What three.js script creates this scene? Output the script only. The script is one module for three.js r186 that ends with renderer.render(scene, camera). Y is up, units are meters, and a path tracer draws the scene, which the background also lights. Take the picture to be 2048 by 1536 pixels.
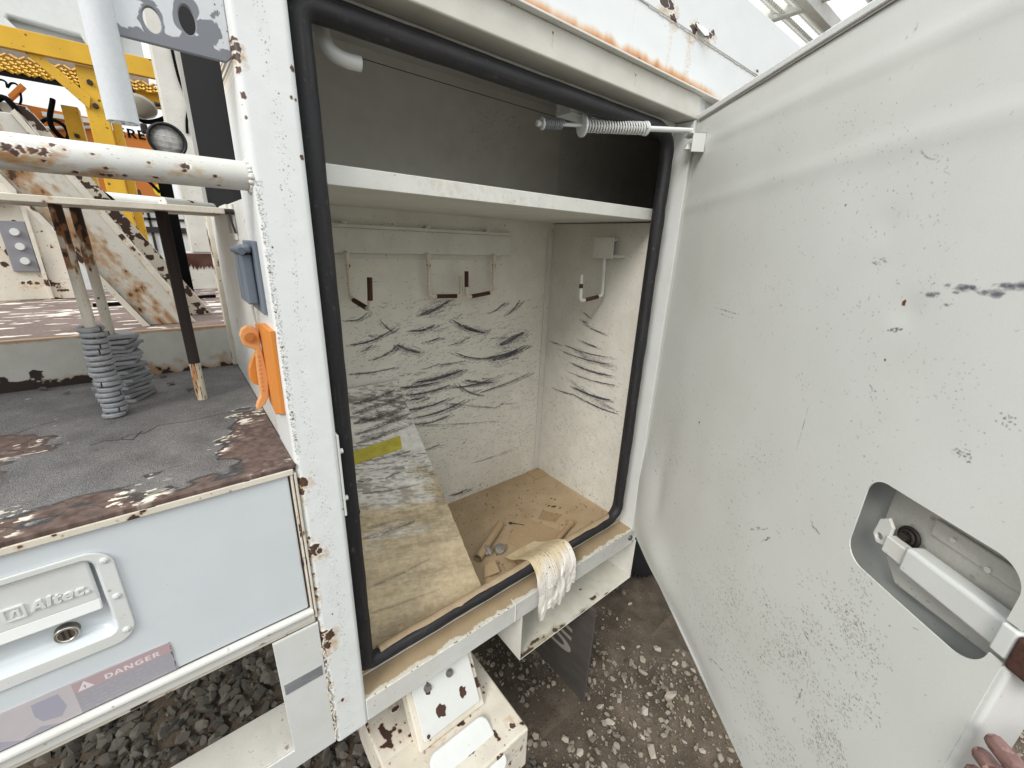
import * as THREE from 'three';
import { RoundedBoxGeometry } from 'three/addons/geometries/RoundedBoxGeometry.js';
import { mergeGeometries, mergeVertices, toCreasedNormals } from 'three/addons/utils/BufferGeometryUtils.js';
import { TextGeometry } from 'three/addons/geometries/TextGeometry.js';
import { FontLoader } from 'three/addons/loaders/FontLoader.js';
import { MarchingCubes } from 'three/addons/objects/MarchingCubes.js';
import { ConvexGeometry } from 'three/addons/geometries/ConvexGeometry.js';
import { Brush, Evaluator, SUBTRACTION } from 'three-bvh-csg';

// ---------------------------------------------------------------- camera, sky, sun, exposure
const scene = new THREE.Scene();
const V = (x, y, z) => new THREE.Vector3(x, y, z);
const CAM = V(0, 1.5, 0.6), F = 823.52;
const RX = V(0.77914719, 0.03599886, 0.62580648), RY = V(0.17500324, 0.94616097, -0.27231102), RZ = V(-0.60191655, 0.32168852, 0.73089874);
const camera = new THREE.PerspectiveCamera(86.0038, 4 / 3, 0.02, 400);
camera.position.copy(CAM);
camera.quaternion.setFromRotationMatrix(new THREE.Matrix4().makeBasis(RX, RY, RZ));
camera.updateMatrixWorld();

const SKY_L = 1.0;
{
  const w = 256, h = 128, d = new Float32Array(w * h * 4);
  for (let j = 0; j < h; j++) for (let i = 0; i < w; i++) {
    const el = (j + 0.5) / h * Math.PI - Math.PI / 2, az = i / w * Math.PI * 2;
    const s = Math.max(0, Math.sin(el));
    const c = 0.05 * Math.sin(az * 3 + el * 6) * Math.cos(el) + 0.04 * Math.sin(az * 7 - el * 9 + 1.3) * Math.cos(el);
    let L = SKY_L * (0.62 + 0.75 * s) * (1 + c * (el > 0 ? 1 : 0));
    let col = [0.95, 0.98, 1.0];
    if (el < 0) { L = SKY_L * 0.22; col = [1, 0.95, 0.88]; }
    const k = (j * w + i) * 4;
    d[k] = L * col[0]; d[k + 1] = L * col[1]; d[k + 2] = L * col[2]; d[k + 3] = 1;
  }
  const t = new THREE.DataTexture(d, w, h, THREE.RGBAFormat, THREE.FloatType);
  t.mapping = THREE.EquirectangularReflectionMapping; t.magFilter = THREE.LinearFilter; t.minFilter = THREE.LinearFilter; t.needsUpdate = true;
  scene.background = t; scene.environment = t;
}
const sun = new THREE.DirectionalLight(0xfffaf3, 1.3);
sun.position.set(-3.6, 4.4, 1.6); sun.target.position.set(0.5, 1, -0.2); sun.castShadow = true; sun.shadow.radius = 40;
sun.shadow.mapSize.set(2048, 2048);
Object.assign(sun.shadow.camera, { left: -6, right: 6, top: 6, bottom: -6, near: 0.1, far: 30 });
scene.add(sun, sun.target);
const renderer = new THREE.WebGLRenderer({ antialias: true });
renderer.toneMapping = THREE.LinearToneMapping;
renderer.toneMappingExposure = 1.55;
renderer.shadowMap.enabled = true;

// ---------------------------------------------------------------- helpers
function rng(seed) { let a = seed >>> 0; return () => { a = (a + 0x6D2B79F5) | 0; let t = Math.imul(a ^ (a >>> 15), 1 | a); t = (t + Math.imul(t ^ (t >>> 7), 61 | t)) ^ t; return ((t ^ (t >>> 14)) >>> 0) / 4294967296; }; }
const R0 = rng(7);
const rr = (a, b, r = R0) => a + (b - a) * r();
const lerp = (a, b, t) => a + (b - a) * t;
const sst = (a, b, x) => { const t = Math.min(1, Math.max(0, (x - a) / (b - a))); return t * t * (3 - 2 * t); };
// value noise
const LAT = new Float32Array(256 * 256); { const r = rng(99); for (let i = 0; i < LAT.length; i++) LAT[i] = r(); }
function vn(x, y) { const xi = Math.floor(x), yi = Math.floor(y); let fx = x - xi, fy = y - yi; fx = fx * fx * (3 - 2 * fx); fy = fy * fy * (3 - 2 * fy); const a = xi & 255, b = (xi + 1) & 255, c = (yi & 255) << 8, e = ((yi + 1) & 255) << 8; return lerp(lerp(LAT[a + c], LAT[b + c], fx), lerp(LAT[a + e], LAT[b + e], fx), fy); }
function fbm(x, y, o = 4) { let s = 0, a = 0.5, n = 0; for (let i = 0; i < o; i++) { s += a * vn(x, y); n += a; x = x * 2.03 + 17.1; y = y * 2.03 + 5.7; a *= 0.5; } return s / n; }

// a photo pixel gives a direction; the plane it lies on gives its place
function ray(px, py) { const a = px - 1024, b = -(py - 768), c = -F; return V(RX.x * a + RY.x * b + RZ.x * c, RX.y * a + RY.y * b + RZ.y * c, RX.z * a + RY.z * b + RZ.z * c).normalize(); }
const onAxis = (ax) => (px, py, v) => { const r = ray(px, py); return CAM.clone().addScaledVector(r, (v - CAM[ax]) / r[ax]); };
const onX = onAxis('x'), onY = onAxis('y'), onZ = onAxis('z');
// the door: hinge line and plane
const H0 = V(1.027, 0, 0), DU = V(-0.60631, 0, 0.79523), DW = V(-0.79523, 0, -0.60631);
const DOORM = new THREE.Matrix4().makeBasis(DU, V(0, 1, 0), DW).setPosition(H0);
function onDoor(px, py, w = 0) { const r = ray(px, py), p0 = H0.clone().addScaledVector(DW, w); const t = p0.sub(CAM).dot(DW) / r.dot(DW); const P = CAM.clone().addScaledVector(r, t).sub(H0); return [P.dot(DU), P.y]; }

// ---- objects
const BASE = new Map(), counts = new Map();
function numbered(n) { const c = counts.get(n) || 0; counts.set(n, c + 1); return c ? n + '_' + String(c).padStart(3, '0') : n; }
function tagIt(o, label, category, group, kind) { o.userData = { label, category }; if (group) o.userData.group = group; if (kind) o.userData.kind = kind; return o; }
function thing(name, label, category, base, group) { const g = new THREE.Group(); g.name = numbered(name); g.position.copy(base); tagIt(g, label, category, group); BASE.set(g, base.clone()); scene.add(g); return g; }
function part(parent, name, geo, mat, label) {
  const b = BASE.get(parent); const g = geo.clone(); g.translate(-b.x, -b.y, -b.z);
  const m = new THREE.Mesh(g, mat); m.name = name; m.castShadow = m.receiveShadow = true; if (label) m.userData.label = label;
  BASE.set(m, b); parent.add(m); return m;
}
function solo(name, geo, mat, base, label, category, group) { // a thing that is one mesh
  const g = geo.clone(); g.translate(-base.x, -base.y, -base.z);
  const m = new THREE.Mesh(g, mat); m.name = numbered(name); m.position.copy(base); m.castShadow = m.receiveShadow = true;
  tagIt(m, label, category, group); BASE.set(m, base.clone()); scene.add(m); return m;
}
function structure(name, geo, mat) { const m = new THREE.Mesh(geo, mat); m.name = name; m.userData.kind = 'structure'; m.receiveShadow = m.castShadow = true; scene.add(m); return m; }

// ---- geometry (all in world metres)
function boxUV(g, s = 1) {
  g = g.index ? g.toNonIndexed() : g; g.computeBoundingBox();
  const p = g.attributes.position, n = g.attributes.normal, uv = new Float32Array(p.count * 2);
  for (let i = 0; i < p.count; i += 3) {
    let nx = 0, ny = 0, nz = 0;
    for (let k = 0; k < 3; k++) { nx += Math.abs(n.getX(i + k)); ny += Math.abs(n.getY(i + k)); nz += Math.abs(n.getZ(i + k)); }
    for (let k = 0; k < 3; k++) {
      const x = p.getX(i + k), y = p.getY(i + k), z = p.getZ(i + k); let u, v;
      if (nx >= ny && nx >= nz) { u = z; v = y; } else if (ny >= nz) { u = x; v = z; } else { u = x; v = y; }
      uv[(i + k) * 2] = u / s; uv[(i + k) * 2 + 1] = v / s;
    }
  }
  g.setAttribute('uv', new THREE.BufferAttribute(uv, 2)); return g;
}
function box(x0, x1, y0, y1, z0, z1, r = 0, seg = 2) {
  const w = x1 - x0, h = y1 - y0, d = z1 - z0;
  const g = r ? new RoundedBoxGeometry(w, h, d, seg, Math.min(r, w / 2.01, h / 2.01, d / 2.01)) : new THREE.BoxGeometry(w, h, d);
  g.translate((x0 + x1) / 2, (y0 + y1) / 2, (z0 + z1) / 2); return boxUV(g);
}
function tube(pts, r, seg = 40, rad = 10, closed = false, tension = 0.5) {
  const c = pts.isCurve ? pts : new THREE.CatmullRomCurve3(pts, closed, 'catmullrom', tension);
  const g = new THREE.TubeGeometry(c, seg, r, rad, closed); const L = c.getLength();
  const uv = g.attributes.uv; for (let i = 0; i < uv.count; i++) uv.setXY(i, uv.getX(i) * L, uv.getY(i) * r * 6.283);
  if (closed) return g;
  const ends = [];
  for (const t of [0, 1]) {
    const p = c.getPointAt(t), d = c.getTangentAt(t); const cg = new THREE.CircleGeometry(r, rad);
    cg.applyQuaternion(new THREE.Quaternion().setFromUnitVectors(V(0, 0, 1), t ? d : d.clone().negate())); cg.translate(p.x, p.y, p.z); ends.push(cg);
  }
  return mergeGeometries([g, ...ends].map((x) => x.index ? x.toNonIndexed() : x));
}
function poly(pts, r, rad = 10) { // straight pieces with rounded elbows
  const path = new THREE.CurvePath(); const P = pts.map((p) => p.clone());
  let prev = P[0];
  for (let i = 1; i < P.length; i++) {
    if (i === P.length - 1) { path.add(new THREE.LineCurve3(prev, P[i])); break; }
    const a = P[i].clone().sub(prev), b = P[i + 1].clone().sub(P[i]); const q = Math.min(r * 2.2, a.length() * 0.45, b.length() * 0.45);
    const e0 = P[i].clone().addScaledVector(a.normalize(), -q), e1 = P[i].clone().addScaledVector(b.normalize(), q);
    path.add(new THREE.LineCurve3(prev, e0)); path.add(new THREE.QuadraticBezierCurve3(e0, P[i], e1)); prev = e1;
  }
  const c = path; c.isCurve = true; return tube(c, r, 60, rad);
}
function cyl(a, b, r0, r1 = r0, n = 20) {
  const d = b.clone().sub(a), g = new THREE.CylinderGeometry(r1, r0, d.length(), n, 1);
  const uv = g.attributes.uv; for (let i = 0; i < uv.count; i++) uv.setXY(i, uv.getX(i) * r0 * 6.28, uv.getY(i) * d.length());
  g.applyQuaternion(new THREE.Quaternion().setFromUnitVectors(V(0, 1, 0), d.clone().normalize())); const m = a.clone().add(b).multiplyScalar(0.5); g.translate(m.x, m.y, m.z); return g.toNonIndexed();
}
function merge(list) {
  return mergeGeometries(list.map((g) => { g = g.index ? g.toNonIndexed() : g.clone(); for (const k of Object.keys(g.attributes)) if (!['position', 'normal', 'uv'].includes(k)) g.deleteAttribute(k); return g; }));
}
function rrShape(x0, x1, y0, y1, r, S = THREE.Shape) {
  const rs = Array.isArray(r) ? r : [r, r, r, r]; const [a, b, c, d] = rs; // bl br tr tl
  const s = new S(); s.moveTo(x0 + a, y0); s.lineTo(x1 - b, y0); s.absarc(x1 - b, y0 + b, b, -Math.PI / 2, 0); s.lineTo(x1, y1 - c); s.absarc(x1 - c, y1 - c, c, 0, Math.PI / 2);
  s.lineTo(x0 + d, y1); s.absarc(x0 + d, y1 - d, d, Math.PI / 2, Math.PI); s.lineTo(x0, y0 + a); s.absarc(x0 + a, y0 + a, a, Math.PI, Math.PI * 1.5); return s;
}
function ext(shape, z0, z1, bevel = 0, curve = 8) { // extrude in z
  const g = new THREE.ExtrudeGeometry(shape, { depth: z1 - z0 - 2 * bevel, bevelEnabled: bevel > 0, bevelThickness: bevel, bevelSize: bevel, bevelOffset: -bevel, bevelSegments: 2, curveSegments: curve });
  g.translate(0, 0, z0 + bevel); return boxUV(g);
}
const shp = (pts) => new THREE.Shape(pts.map((p) => new THREE.Vector2(p[0], p[1])));
// planar uv over a region, by picking two coordinates
function planar(g, iu, iv, x0, x1, y0, y1) {
  g = g.index ? g.toNonIndexed() : g.clone(); const p = g.attributes.position.array, n = g.attributes.position.count, uv = new Float32Array(n * 2);
  for (let i = 0; i < n; i++) { uv[2 * i] = (p[3 * i + iu] - x0) / (x1 - x0); uv[2 * i + 1] = (p[3 * i + iv] - y0) / (y1 - y0); }
  g.setAttribute('uv', new THREE.BufferAttribute(uv, 2)); return g;
}

// ---- textures
class Tex {
  constructor(W, H, x0, x1, y0, y1, map) {
    Object.assign(this, { W, H, x0, x1, y0, y1, map }); this.c = document.createElement('canvas'); this.c.width = W; this.c.height = H; this.g = this.c.getContext('2d');
    this.S = W / Math.abs(x1 - x0); this.b = document.createElement('canvas'); this.b.width = W; this.b.height = H; this.h = this.b.getContext('2d'); this.h.fillStyle = '#808080'; this.h.fillRect(0, 0, W, H);
  }
  X(x) { return (x - this.x0) / (this.x1 - this.x0) * this.W; } Y(y) { return this.H - (y - this.y0) / (this.y1 - this.y0) * this.H; }
  px(a, b) { const [x, y] = this.map(a, b); return [this.X(x), this.Y(y)]; }   // photo pixel to canvas
  base(rgb, amp = 6, scale = 30, fine = 4, tint = [0, 0, 0]) { // mottled paint
    const im = this.g.createImageData(this.W, this.H), d = im.data, r = rng(this.W * 31 + this.H + rgb[0]); const s = scale / this.W;
    for (let j = 0, k = 0; j < this.H; j++) for (let i = 0; i < this.W; i++, k += 4) {
      const m = (fbm(i * s + 3, j * s + 9, 4) - 0.5) * 2, t = (fbm(i * s * 0.4 + 40, j * s * 0.4 + 3, 3) - 0.5) * 2, q = (r() - 0.5) * 2 * fine;
      for (let c = 0; c < 3; c++) d[k + c] = Math.max(0, Math.min(255, rgb[c] + m * amp + t * tint[c] + q)); d[k + 3] = 255;
    }
    this.g.putImageData(im, 0, 0); return this;
  }
  paint(fn) { // per-pixel recolour: fn(x, y, rgb) in metres
    const im = this.g.getImageData(0, 0, this.W, this.H), d = im.data;
    for (let j = 0, k = 0; j < this.H; j++) for (let i = 0; i < this.W; i++, k += 4) {
      const o = fn(this.x0 + (i + 0.5) / this.W * (this.x1 - this.x0), this.y1 - (j + 0.5) / this.H * (this.y1 - this.y0), d[k], d[k + 1], d[k + 2]);
      if (o) { d[k] = o[0]; d[k + 1] = o[1]; d[k + 2] = o[2]; }
    }
    this.g.putImageData(im, 0, 0); return this;
  }
  blob(x, y, rad, r, jag = 0.5, n = 14, ax = 1, ctx = this.g) { const g = ctx; g.beginPath(); const q = Array.from({ length: n }, () => 1 - jag * r()); for (let i = 0; i <= n; i++) { const t = (i % n) / n * 6.2832, k = rad * q[i % n]; const X = x + Math.cos(t) * k * ax, Y = y + Math.sin(t) * k; i ? g.lineTo(X, Y) : g.moveTo(X, Y); } g.closePath(); g.fill(); }
  chip(x, y, rad, r, o = {}) { // flaked paint: pale torn rim, dark bare metal, rust
    const g = this.g; const s = Math.floor(r() * 1e9);
    if (o.halo) for (let i = 0; i < 26; i++) { g.fillStyle = `rgba(${150 + r() * 30 | 0},${95 + r() * 30 | 0},50,${0.05 + r() * 0.09})`; this.blob(x + rr(-1.4, 1.4, r) * rad, y + rr(-0.6, 2.4, r) * rad, rad * rr(0.2, 0.8, r), r, 0.6); }
    g.fillStyle = o.rim || 'rgba(244,240,230,0.85)'; this.blob(x - rad * 0.1, y - rad * 0.1, rad * 1.22, rng(s), 0.55, 16, o.ax);
    g.fillStyle = o.col || '#4a3a33'; this.blob(x, y, rad, rng(s), 0.55, 16, o.ax);
    for (let i = 0; i < rad * 1.5; i++) { g.fillStyle = `rgba(${90 + r() * 50 | 0},${55 + r() * 25 | 0},${35 + r() * 15 | 0},0.5)`; this.blob(x + rr(-0.5, 0.5, r) * rad, y + rr(-0.5, 0.5, r) * rad, rr(0.5, 1.6, r), r, 0.5, 6); }
    this.h.fillStyle = '#202020'; this.blob(x, y, rad, rng(s), 0.55, 16, o.ax, this.h);
  }
  stroke(a, b, bend, w, col, r, n = 6, alpha = 0.4) { // brushed, broken scuff from a to b (canvas px), heaviest midway
    const g = this.g, dx = b[0] - a[0], dy = b[1] - a[1], L = Math.hypot(dx, dy) || 1, nx = -dy / L, ny = dx / L;
    for (let i = 0; i < n; i++) {
      const c = rr(0.03, 0.97, r), h = rr(0.03, 0.2, r), t0 = Math.max(0, c - h), t1 = Math.min(1, c + h), o = (r() + r() - 1) * w, m = [(a[0] + b[0]) / 2 + nx * bend, (a[1] + b[1]) / 2 + ny * bend];
      const q = (t) => { const k = o * (0.35 + 2.6 * t * (1 - t)); return [(1 - t) * (1 - t) * a[0] + 2 * t * (1 - t) * m[0] + t * t * b[0] + nx * k, (1 - t) * (1 - t) * a[1] + 2 * t * (1 - t) * m[1] + t * t * b[1] + ny * k]; };
      const st = Math.max(3, Math.min(14, Math.round((t1 - t0) * L / 7))); let p = q(t0);
      for (let k = 1; k <= st; k++) { const e = q(lerp(t0, t1, k / st)); if (r() < 0.74) { g.strokeStyle = `rgba(${col[0]},${col[1]},${col[2]},${alpha * rr(0.25, 1, r)})`; g.lineWidth = rr(0.4, 1.9, r); g.beginPath(); g.moveTo(p[0], p[1]); g.lineTo(e[0] + rr(-0.5, 0.5, r), e[1] + rr(-0.5, 0.5, r)); g.stroke(); } p = e; }
    }
  }
  specks(n, r, x0, x1, y0, y1, s0, s1, cols, alpha = 0.7, ang = null) {
    const g = this.g;
    for (let i = 0; i < n; i++) {
      const X = this.X(rr(x0, x1, r)), Y = this.Y(rr(y0, y1, r)), c = cols[Math.floor(r() * cols.length)], s = rr(s0, s1, r) * (r() < 0.08 ? 2 : 1);
      if (ang !== null && r() < 0.7) { const t = ang + rr(-0.5, 0.5, r), l = s * rr(1.5, 6, r); g.strokeStyle = `rgba(${c},${alpha * rr(0.3, 1, r)})`; g.lineWidth = rr(0.5, 1.1, r); g.beginPath(); g.moveTo(X, Y); g.lineTo(X + Math.cos(t) * l, Y - Math.sin(t) * l); g.stroke(); }
      else { g.fillStyle = `rgba(${c},${alpha * rr(0.3, 1, r)})`; this.blob(X, Y, s, r, 0.5, 7); }
    }
  }
  tex(c, srgb, rep) { const t = new THREE.CanvasTexture(c); if (srgb) t.colorSpace = THREE.SRGBColorSpace; t.magFilter = THREE.LinearFilter; t.anisotropy = 8; if (rep) { t.wrapS = t.wrapT = THREE.RepeatWrapping; } return t; }
  mat(o = {}) {
    const { bump = 0, rep = false, ...m } = o; const p = { map: this.tex(this.c, true, rep), roughness: 0.6, metalness: 0, ...m };
    if (bump) { p.bumpMap = this.tex(this.b, false, rep); p.bumpScale = bump; }
    return new THREE.MeshPhysicalMaterial(p);
  }
}
const std = (col, rough = 0.6, o = {}) => new THREE.MeshPhysicalMaterial({ color: col, roughness: rough, ...o });
const dustT = new Tex(512, 64, 0, 1, 0, 0.1, null); dustT.base([166, 146, 118], 14, 30, 6, [8, 8, 8]); const dustM = dustT.mat({ rep: true, roughness: 0.95 });
const DARK = ['40,34,30', '60,48,40', '30,30,34'], RUST = ['110,58,28', '140,78,36', '84,44,26'];

// ---------------------------------------------------------------- common materials
const M = {};
{ // worn white paint that tiles, one metre a side
  const r = rng(11), t = new Tex(1024, 1024, 0, 1, 0, 1); t.base([213, 213, 207], 7, 40, 3, [5, 5, 8]);
  t.specks(900, r, 0, 1, 0, 1, 0.5, 1.6, DARK, 0.55); t.specks(120, r, 0, 1, 0, 1, 1.5, 4, RUST, 0.6);
  for (let i = 0; i < 16; i++) t.chip(r() * 1024, r() * 1024, rr(2.5, 8, r), r, { halo: r() < 0.4 });
  M.paint = t.mat({ rep: true, roughness: 0.42, bump: 0.0006, clearcoat: 0.15, clearcoatRoughness: 0.4 });
  const u = new Tex(1024, 1024, 0, 1, 0, 1); u.base([214, 216, 213], 5, 30, 2, [3, 3, 5]); u.specks(350, r, 0, 1, 0, 1, 0.5, 1.1, DARK, 0.5); u.specks(160, r, 0, 1, 0, 1, 0.6, 1.5, DARK, 0.3, 1.2);
  M.clean = u.mat({ rep: true, roughness: 0.38, bump: 0.0003, clearcoat: 0.2, clearcoatRoughness: 0.35 });
  const v = new Tex(1024, 1024, 0, 1, 0, 1); v.base([208, 206, 198], 8, 30, 4, [5, 6, 7]); v.specks(1800, r, 0, 1, 0, 1, 0.6, 1.8, DARK, 0.45, 0.8); v.specks(200, r, 0, 1, 0, 1, 1, 3, RUST, 0.5);
  M.inner = v.mat({ rep: true, roughness: 0.5, bump: 0.0005 });
  // heavily rusted white paint
  const w = new Tex(1024, 1024, 0, 1, 0, 1); w.base([214, 207, 192], 12, 30, 5, [6, 8, 12]);
  w.paint((x, y, R, G, B) => { const n = fbm(x * 60 + 5, y * 60 + 8, 5), m = fbm(x * 13 + 50, y * 13 + 20, 3), k = sst(0.57, 0.74, n * 0.55 + m * 0.45) * 0.8, k2 = sst(0.672, 0.69, n * 0.6 + m * 0.45); const a = [lerp(R, 170, k * 0.8), lerp(G, 112, k * 0.8), lerp(B, 66, k * 0.8)]; return [lerp(a[0], 62, k2), lerp(a[1], 42, k2), lerp(a[2], 32, k2)]; });
  w.specks(1500, r, 0, 1, 0, 1, 0.8, 2.6, [...DARK, ...RUST], 0.7); for (let i = 0; i < 60; i++) w.chip(r() * 1024, r() * 1024, rr(3, 12, r), r, { halo: true });
  M.rusty = w.mat({ rep: true, roughness: 0.75, bump: 0.0008 });
  // bare rusted steel
  const q = new Tex(512, 512, 0, 0.3, 0, 0.3); q.base([72, 46, 36], 18, 24, 10, [14, 6, 2]); q.specks(900, r, 0, 0.3, 0, 0.3, 0.6, 2, ['120,70,40', '40,28,24', '90,52,36'], 0.5);
  M.rust = q.mat({ rep: true, roughness: 0.9, bump: 0.0006 });
  // chipped yellow machine paint
  const y = new Tex(1024, 1024, 0, 1, 0, 1); y.base([214, 168, 38], 10, 14, 4, [8, 8, 4]); y.specks(500, r, 0, 1, 0, 1, 1, 4, ['58,44,30', '90,66,30'], 0.8); for (let i = 0; i < 30; i++) y.chip(r() * 1024, r() * 1024, rr(3, 9, r), r, { rim: 'rgba(200,150,40,0.6)' });
  M.yellow = y.mat({ rep: true, roughness: 0.5 });
  // galvanised steel
  const z = new Tex(512, 512, 0, 0.2, 0, 0.2); z.base([150, 152, 156], 18, 26, 8, [4, 4, 4]); z.specks(500, r, 0, 0.2, 0, 0.2, 0.6, 2, ['110,112,116', '190,192,194', '86,84,82'], 0.5);
  M.galv = z.mat({ rep: true, roughness: 0.62, metalness: 0.45, bump: 0.0003 });
  const gp = new Tex(512, 512, 0, 0.3, 0, 0.3); gp.base([206, 210, 213], 6, 14, 3, [3, 3, 3]);
  gp.paint((x, yy, R, G, B) => { const n = fbm(x * 34 + 2, yy * 22 + 7, 5); const k = sst(0.585, 0.6, n), e = sst(0.575, 0.585, n) - k; return [lerp(R, 118, k) + e * 14, lerp(G, 122, k) + e * 14, lerp(B, 130, k) + e * 14]; }); gp.specks(140, r, 0, 0.3, 0, 0.3, 0.6, 1.6, DARK, 0.6);
  M.primer = gp.mat({ rep: true, roughness: 0.5, bump: 0.0002 });
}
{ const w = new Tex(512, 512, 0, 0.3, 0, 0.3, null), r = rng(23); w.base([206, 194, 172], 10, 16, 5, [6, 8, 12]); w.paint((x, y, R, G, B) => { const n = fbm(x * 90 + 5, y * 90 + 8, 4), m = fbm(x * 30, y * 30 + 3, 3), k = sst(0.42, 0.6, m) * 0.8, k2 = sst(0.56, 0.6, n * 0.6 + m * 0.4); return [lerp(lerp(R, 184, k), 62, k2), lerp(lerp(G, 122, k), 42, k2), lerp(lerp(B, 70, k), 32, k2)]; }); M.rustyFine = w.mat({ rep: true, roughness: 0.75, bump: 0.0006 }); }
M.shadeSheet = std('#17181a', 0.9, { specularIntensity: 0.2 });  // near-black colour that stands for the shade behind the pillar
{ const t = new Tex(2048, 64, 0, 3.6, 0, 0.092, null), r = rng(19); t.base([27, 27, 30], 5, 90, 4, [3, 3, 3]); for (let i = 0; i < 1600; i++) { const x = r() * 2048, y = r() * 64, l = rr(4, 60, r); t.g.strokeStyle = `rgba(${104 + r() * 30 | 0},100,94,${rr(0.04, 0.22, r)})`; t.g.lineWidth = rr(0.4, 1.3, r); t.g.beginPath(); t.g.moveTo(x, y); t.g.lineTo(x + l, y + rr(-1, 1, r)); t.g.stroke(); } t.specks(900, r, 0, 3.6, 0, 0.092, 0.5, 1.6, ['150,140,122', '90,86,80'], 0.4); M.seal = t.mat({ rep: true, roughness: 0.6 }); }  // grey streaks paint both dust and the sheen of the rubber
M.rubber = std('#17181c', 0.55, { sheen: 0.2, sheenRoughness: 0.6 });
M.black = std('#0d0c0c', 0.8, { specularIntensity: 0.15 }); M.plasticGrey = std('#6d7580', 0.6); M.orange = std('#d88a3c', 0.5); M.orangeFaded = std('#dba168', 0.6);
M.steel = std('#8f8d88', 0.35, { metalness: 0.85 }); M.darkSteel = std('#3a3431', 0.6, { metalness: 0.5 });
M.seam = std('#2a2723', 0.9);

// ================================================================ GROUND
const groundTex = new Tex(2048, 2048, 0, 3, 0, 3);
{
  const r = rng(21); groundTex.base([80, 70, 58], 20, 60, 14, [12, 10, 8]);
  groundTex.specks(14000, r, 0, 3, 0, 3, 0.8, 3.2, ['128,114,96', '62,52,42', '108,94,78', '44,38,32'], 0.6);
  const h = groundTex.h; for (let i = 0; i < 16000; i++) { h.fillStyle = `rgba(${r() < 0.5 ? '255,255,255' : '0,0,0'},${rr(0.1, 0.4, r)})`; groundTex.blob(r() * 2048, r() * 2048, rr(0.8, 4, r), r, 0.4, 7, 1, h); }
}
M.ground = groundTex.mat({ rep: true, roughness: 0.95, bump: 0.012 });
{
  const g = new THREE.PlaneGeometry(6, 6, 220, 220); g.rotateX(-Math.PI / 2); const p = g.attributes.position;
  for (let i = 0; i < p.count; i++) { const x = p.getX(i), z = p.getZ(i), e = Math.min(1, (3 - Math.max(Math.abs(x), Math.abs(z))) * 3); p.setY(i, e * ((fbm(x * 3 + 20, z * 3 + 20, 4) - 0.5) * 0.06 + (fbm(x * 22 + 3, z * 22 + 1, 3) - 0.5) * 0.014)); }
  g.computeVertexNormals(); const far = new THREE.RingGeometry(2.9, 160, 64, 1); far.rotateX(-Math.PI / 2); far.translate(0, -0.012, 0);
  for (const q of [g, far]) { const a = q.attributes.position, uv = q.attributes.uv; for (let i = 0; i < a.count; i++) uv.setXY(i, a.getX(i) / 3, a.getZ(i) / 3); }
  const m = merge([g, far]); m.translate(0.6, 0, 0); structure('ground', m, M.ground);
}
function rockGeo(seed) { // angular crushed stone
  const r = rng(seed), pts = []; const fx = rr(0.75, 1.05, r), fz = rr(0.55, 0.9, r), fy = rr(0.4, 0.7, r);
  for (let i = 0; i < 15; i++) { const v = V(r() + r() - 1, r() + r() - 1, r() + r() - 1).normalize(); pts.push(V(v.x * fx, v.y * fy, v.z * fz).multiplyScalar(rr(0.82, 1, r))); }
  return boxUV(toCreasedNormals(new ConvexGeometry(pts), 0.35));
}
const ROCKS = Array.from({ length: 8 }, (_, i) => rockGeo(300 + i));
const rockTex = new Tex(256, 256, 0, 1, 0, 1); rockTex.base([225, 222, 214], 26, 9, 14, [10, 8, 4]);
M.rock = rockTex.mat({ rep: true, roughness: 0.9 });
const gy = (x, z) => { const X = x - 0.6, e = Math.min(1, (3 - Math.max(Math.abs(X), Math.abs(z))) * 3); return e <= 0 ? -0.012 : e * ((fbm(X * 3 + 20, z * 3 + 20, 4) - 0.5) * 0.06 + (fbm(X * 22 + 3, z * 22 + 1, 3) - 0.5) * 0.014); };
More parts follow.
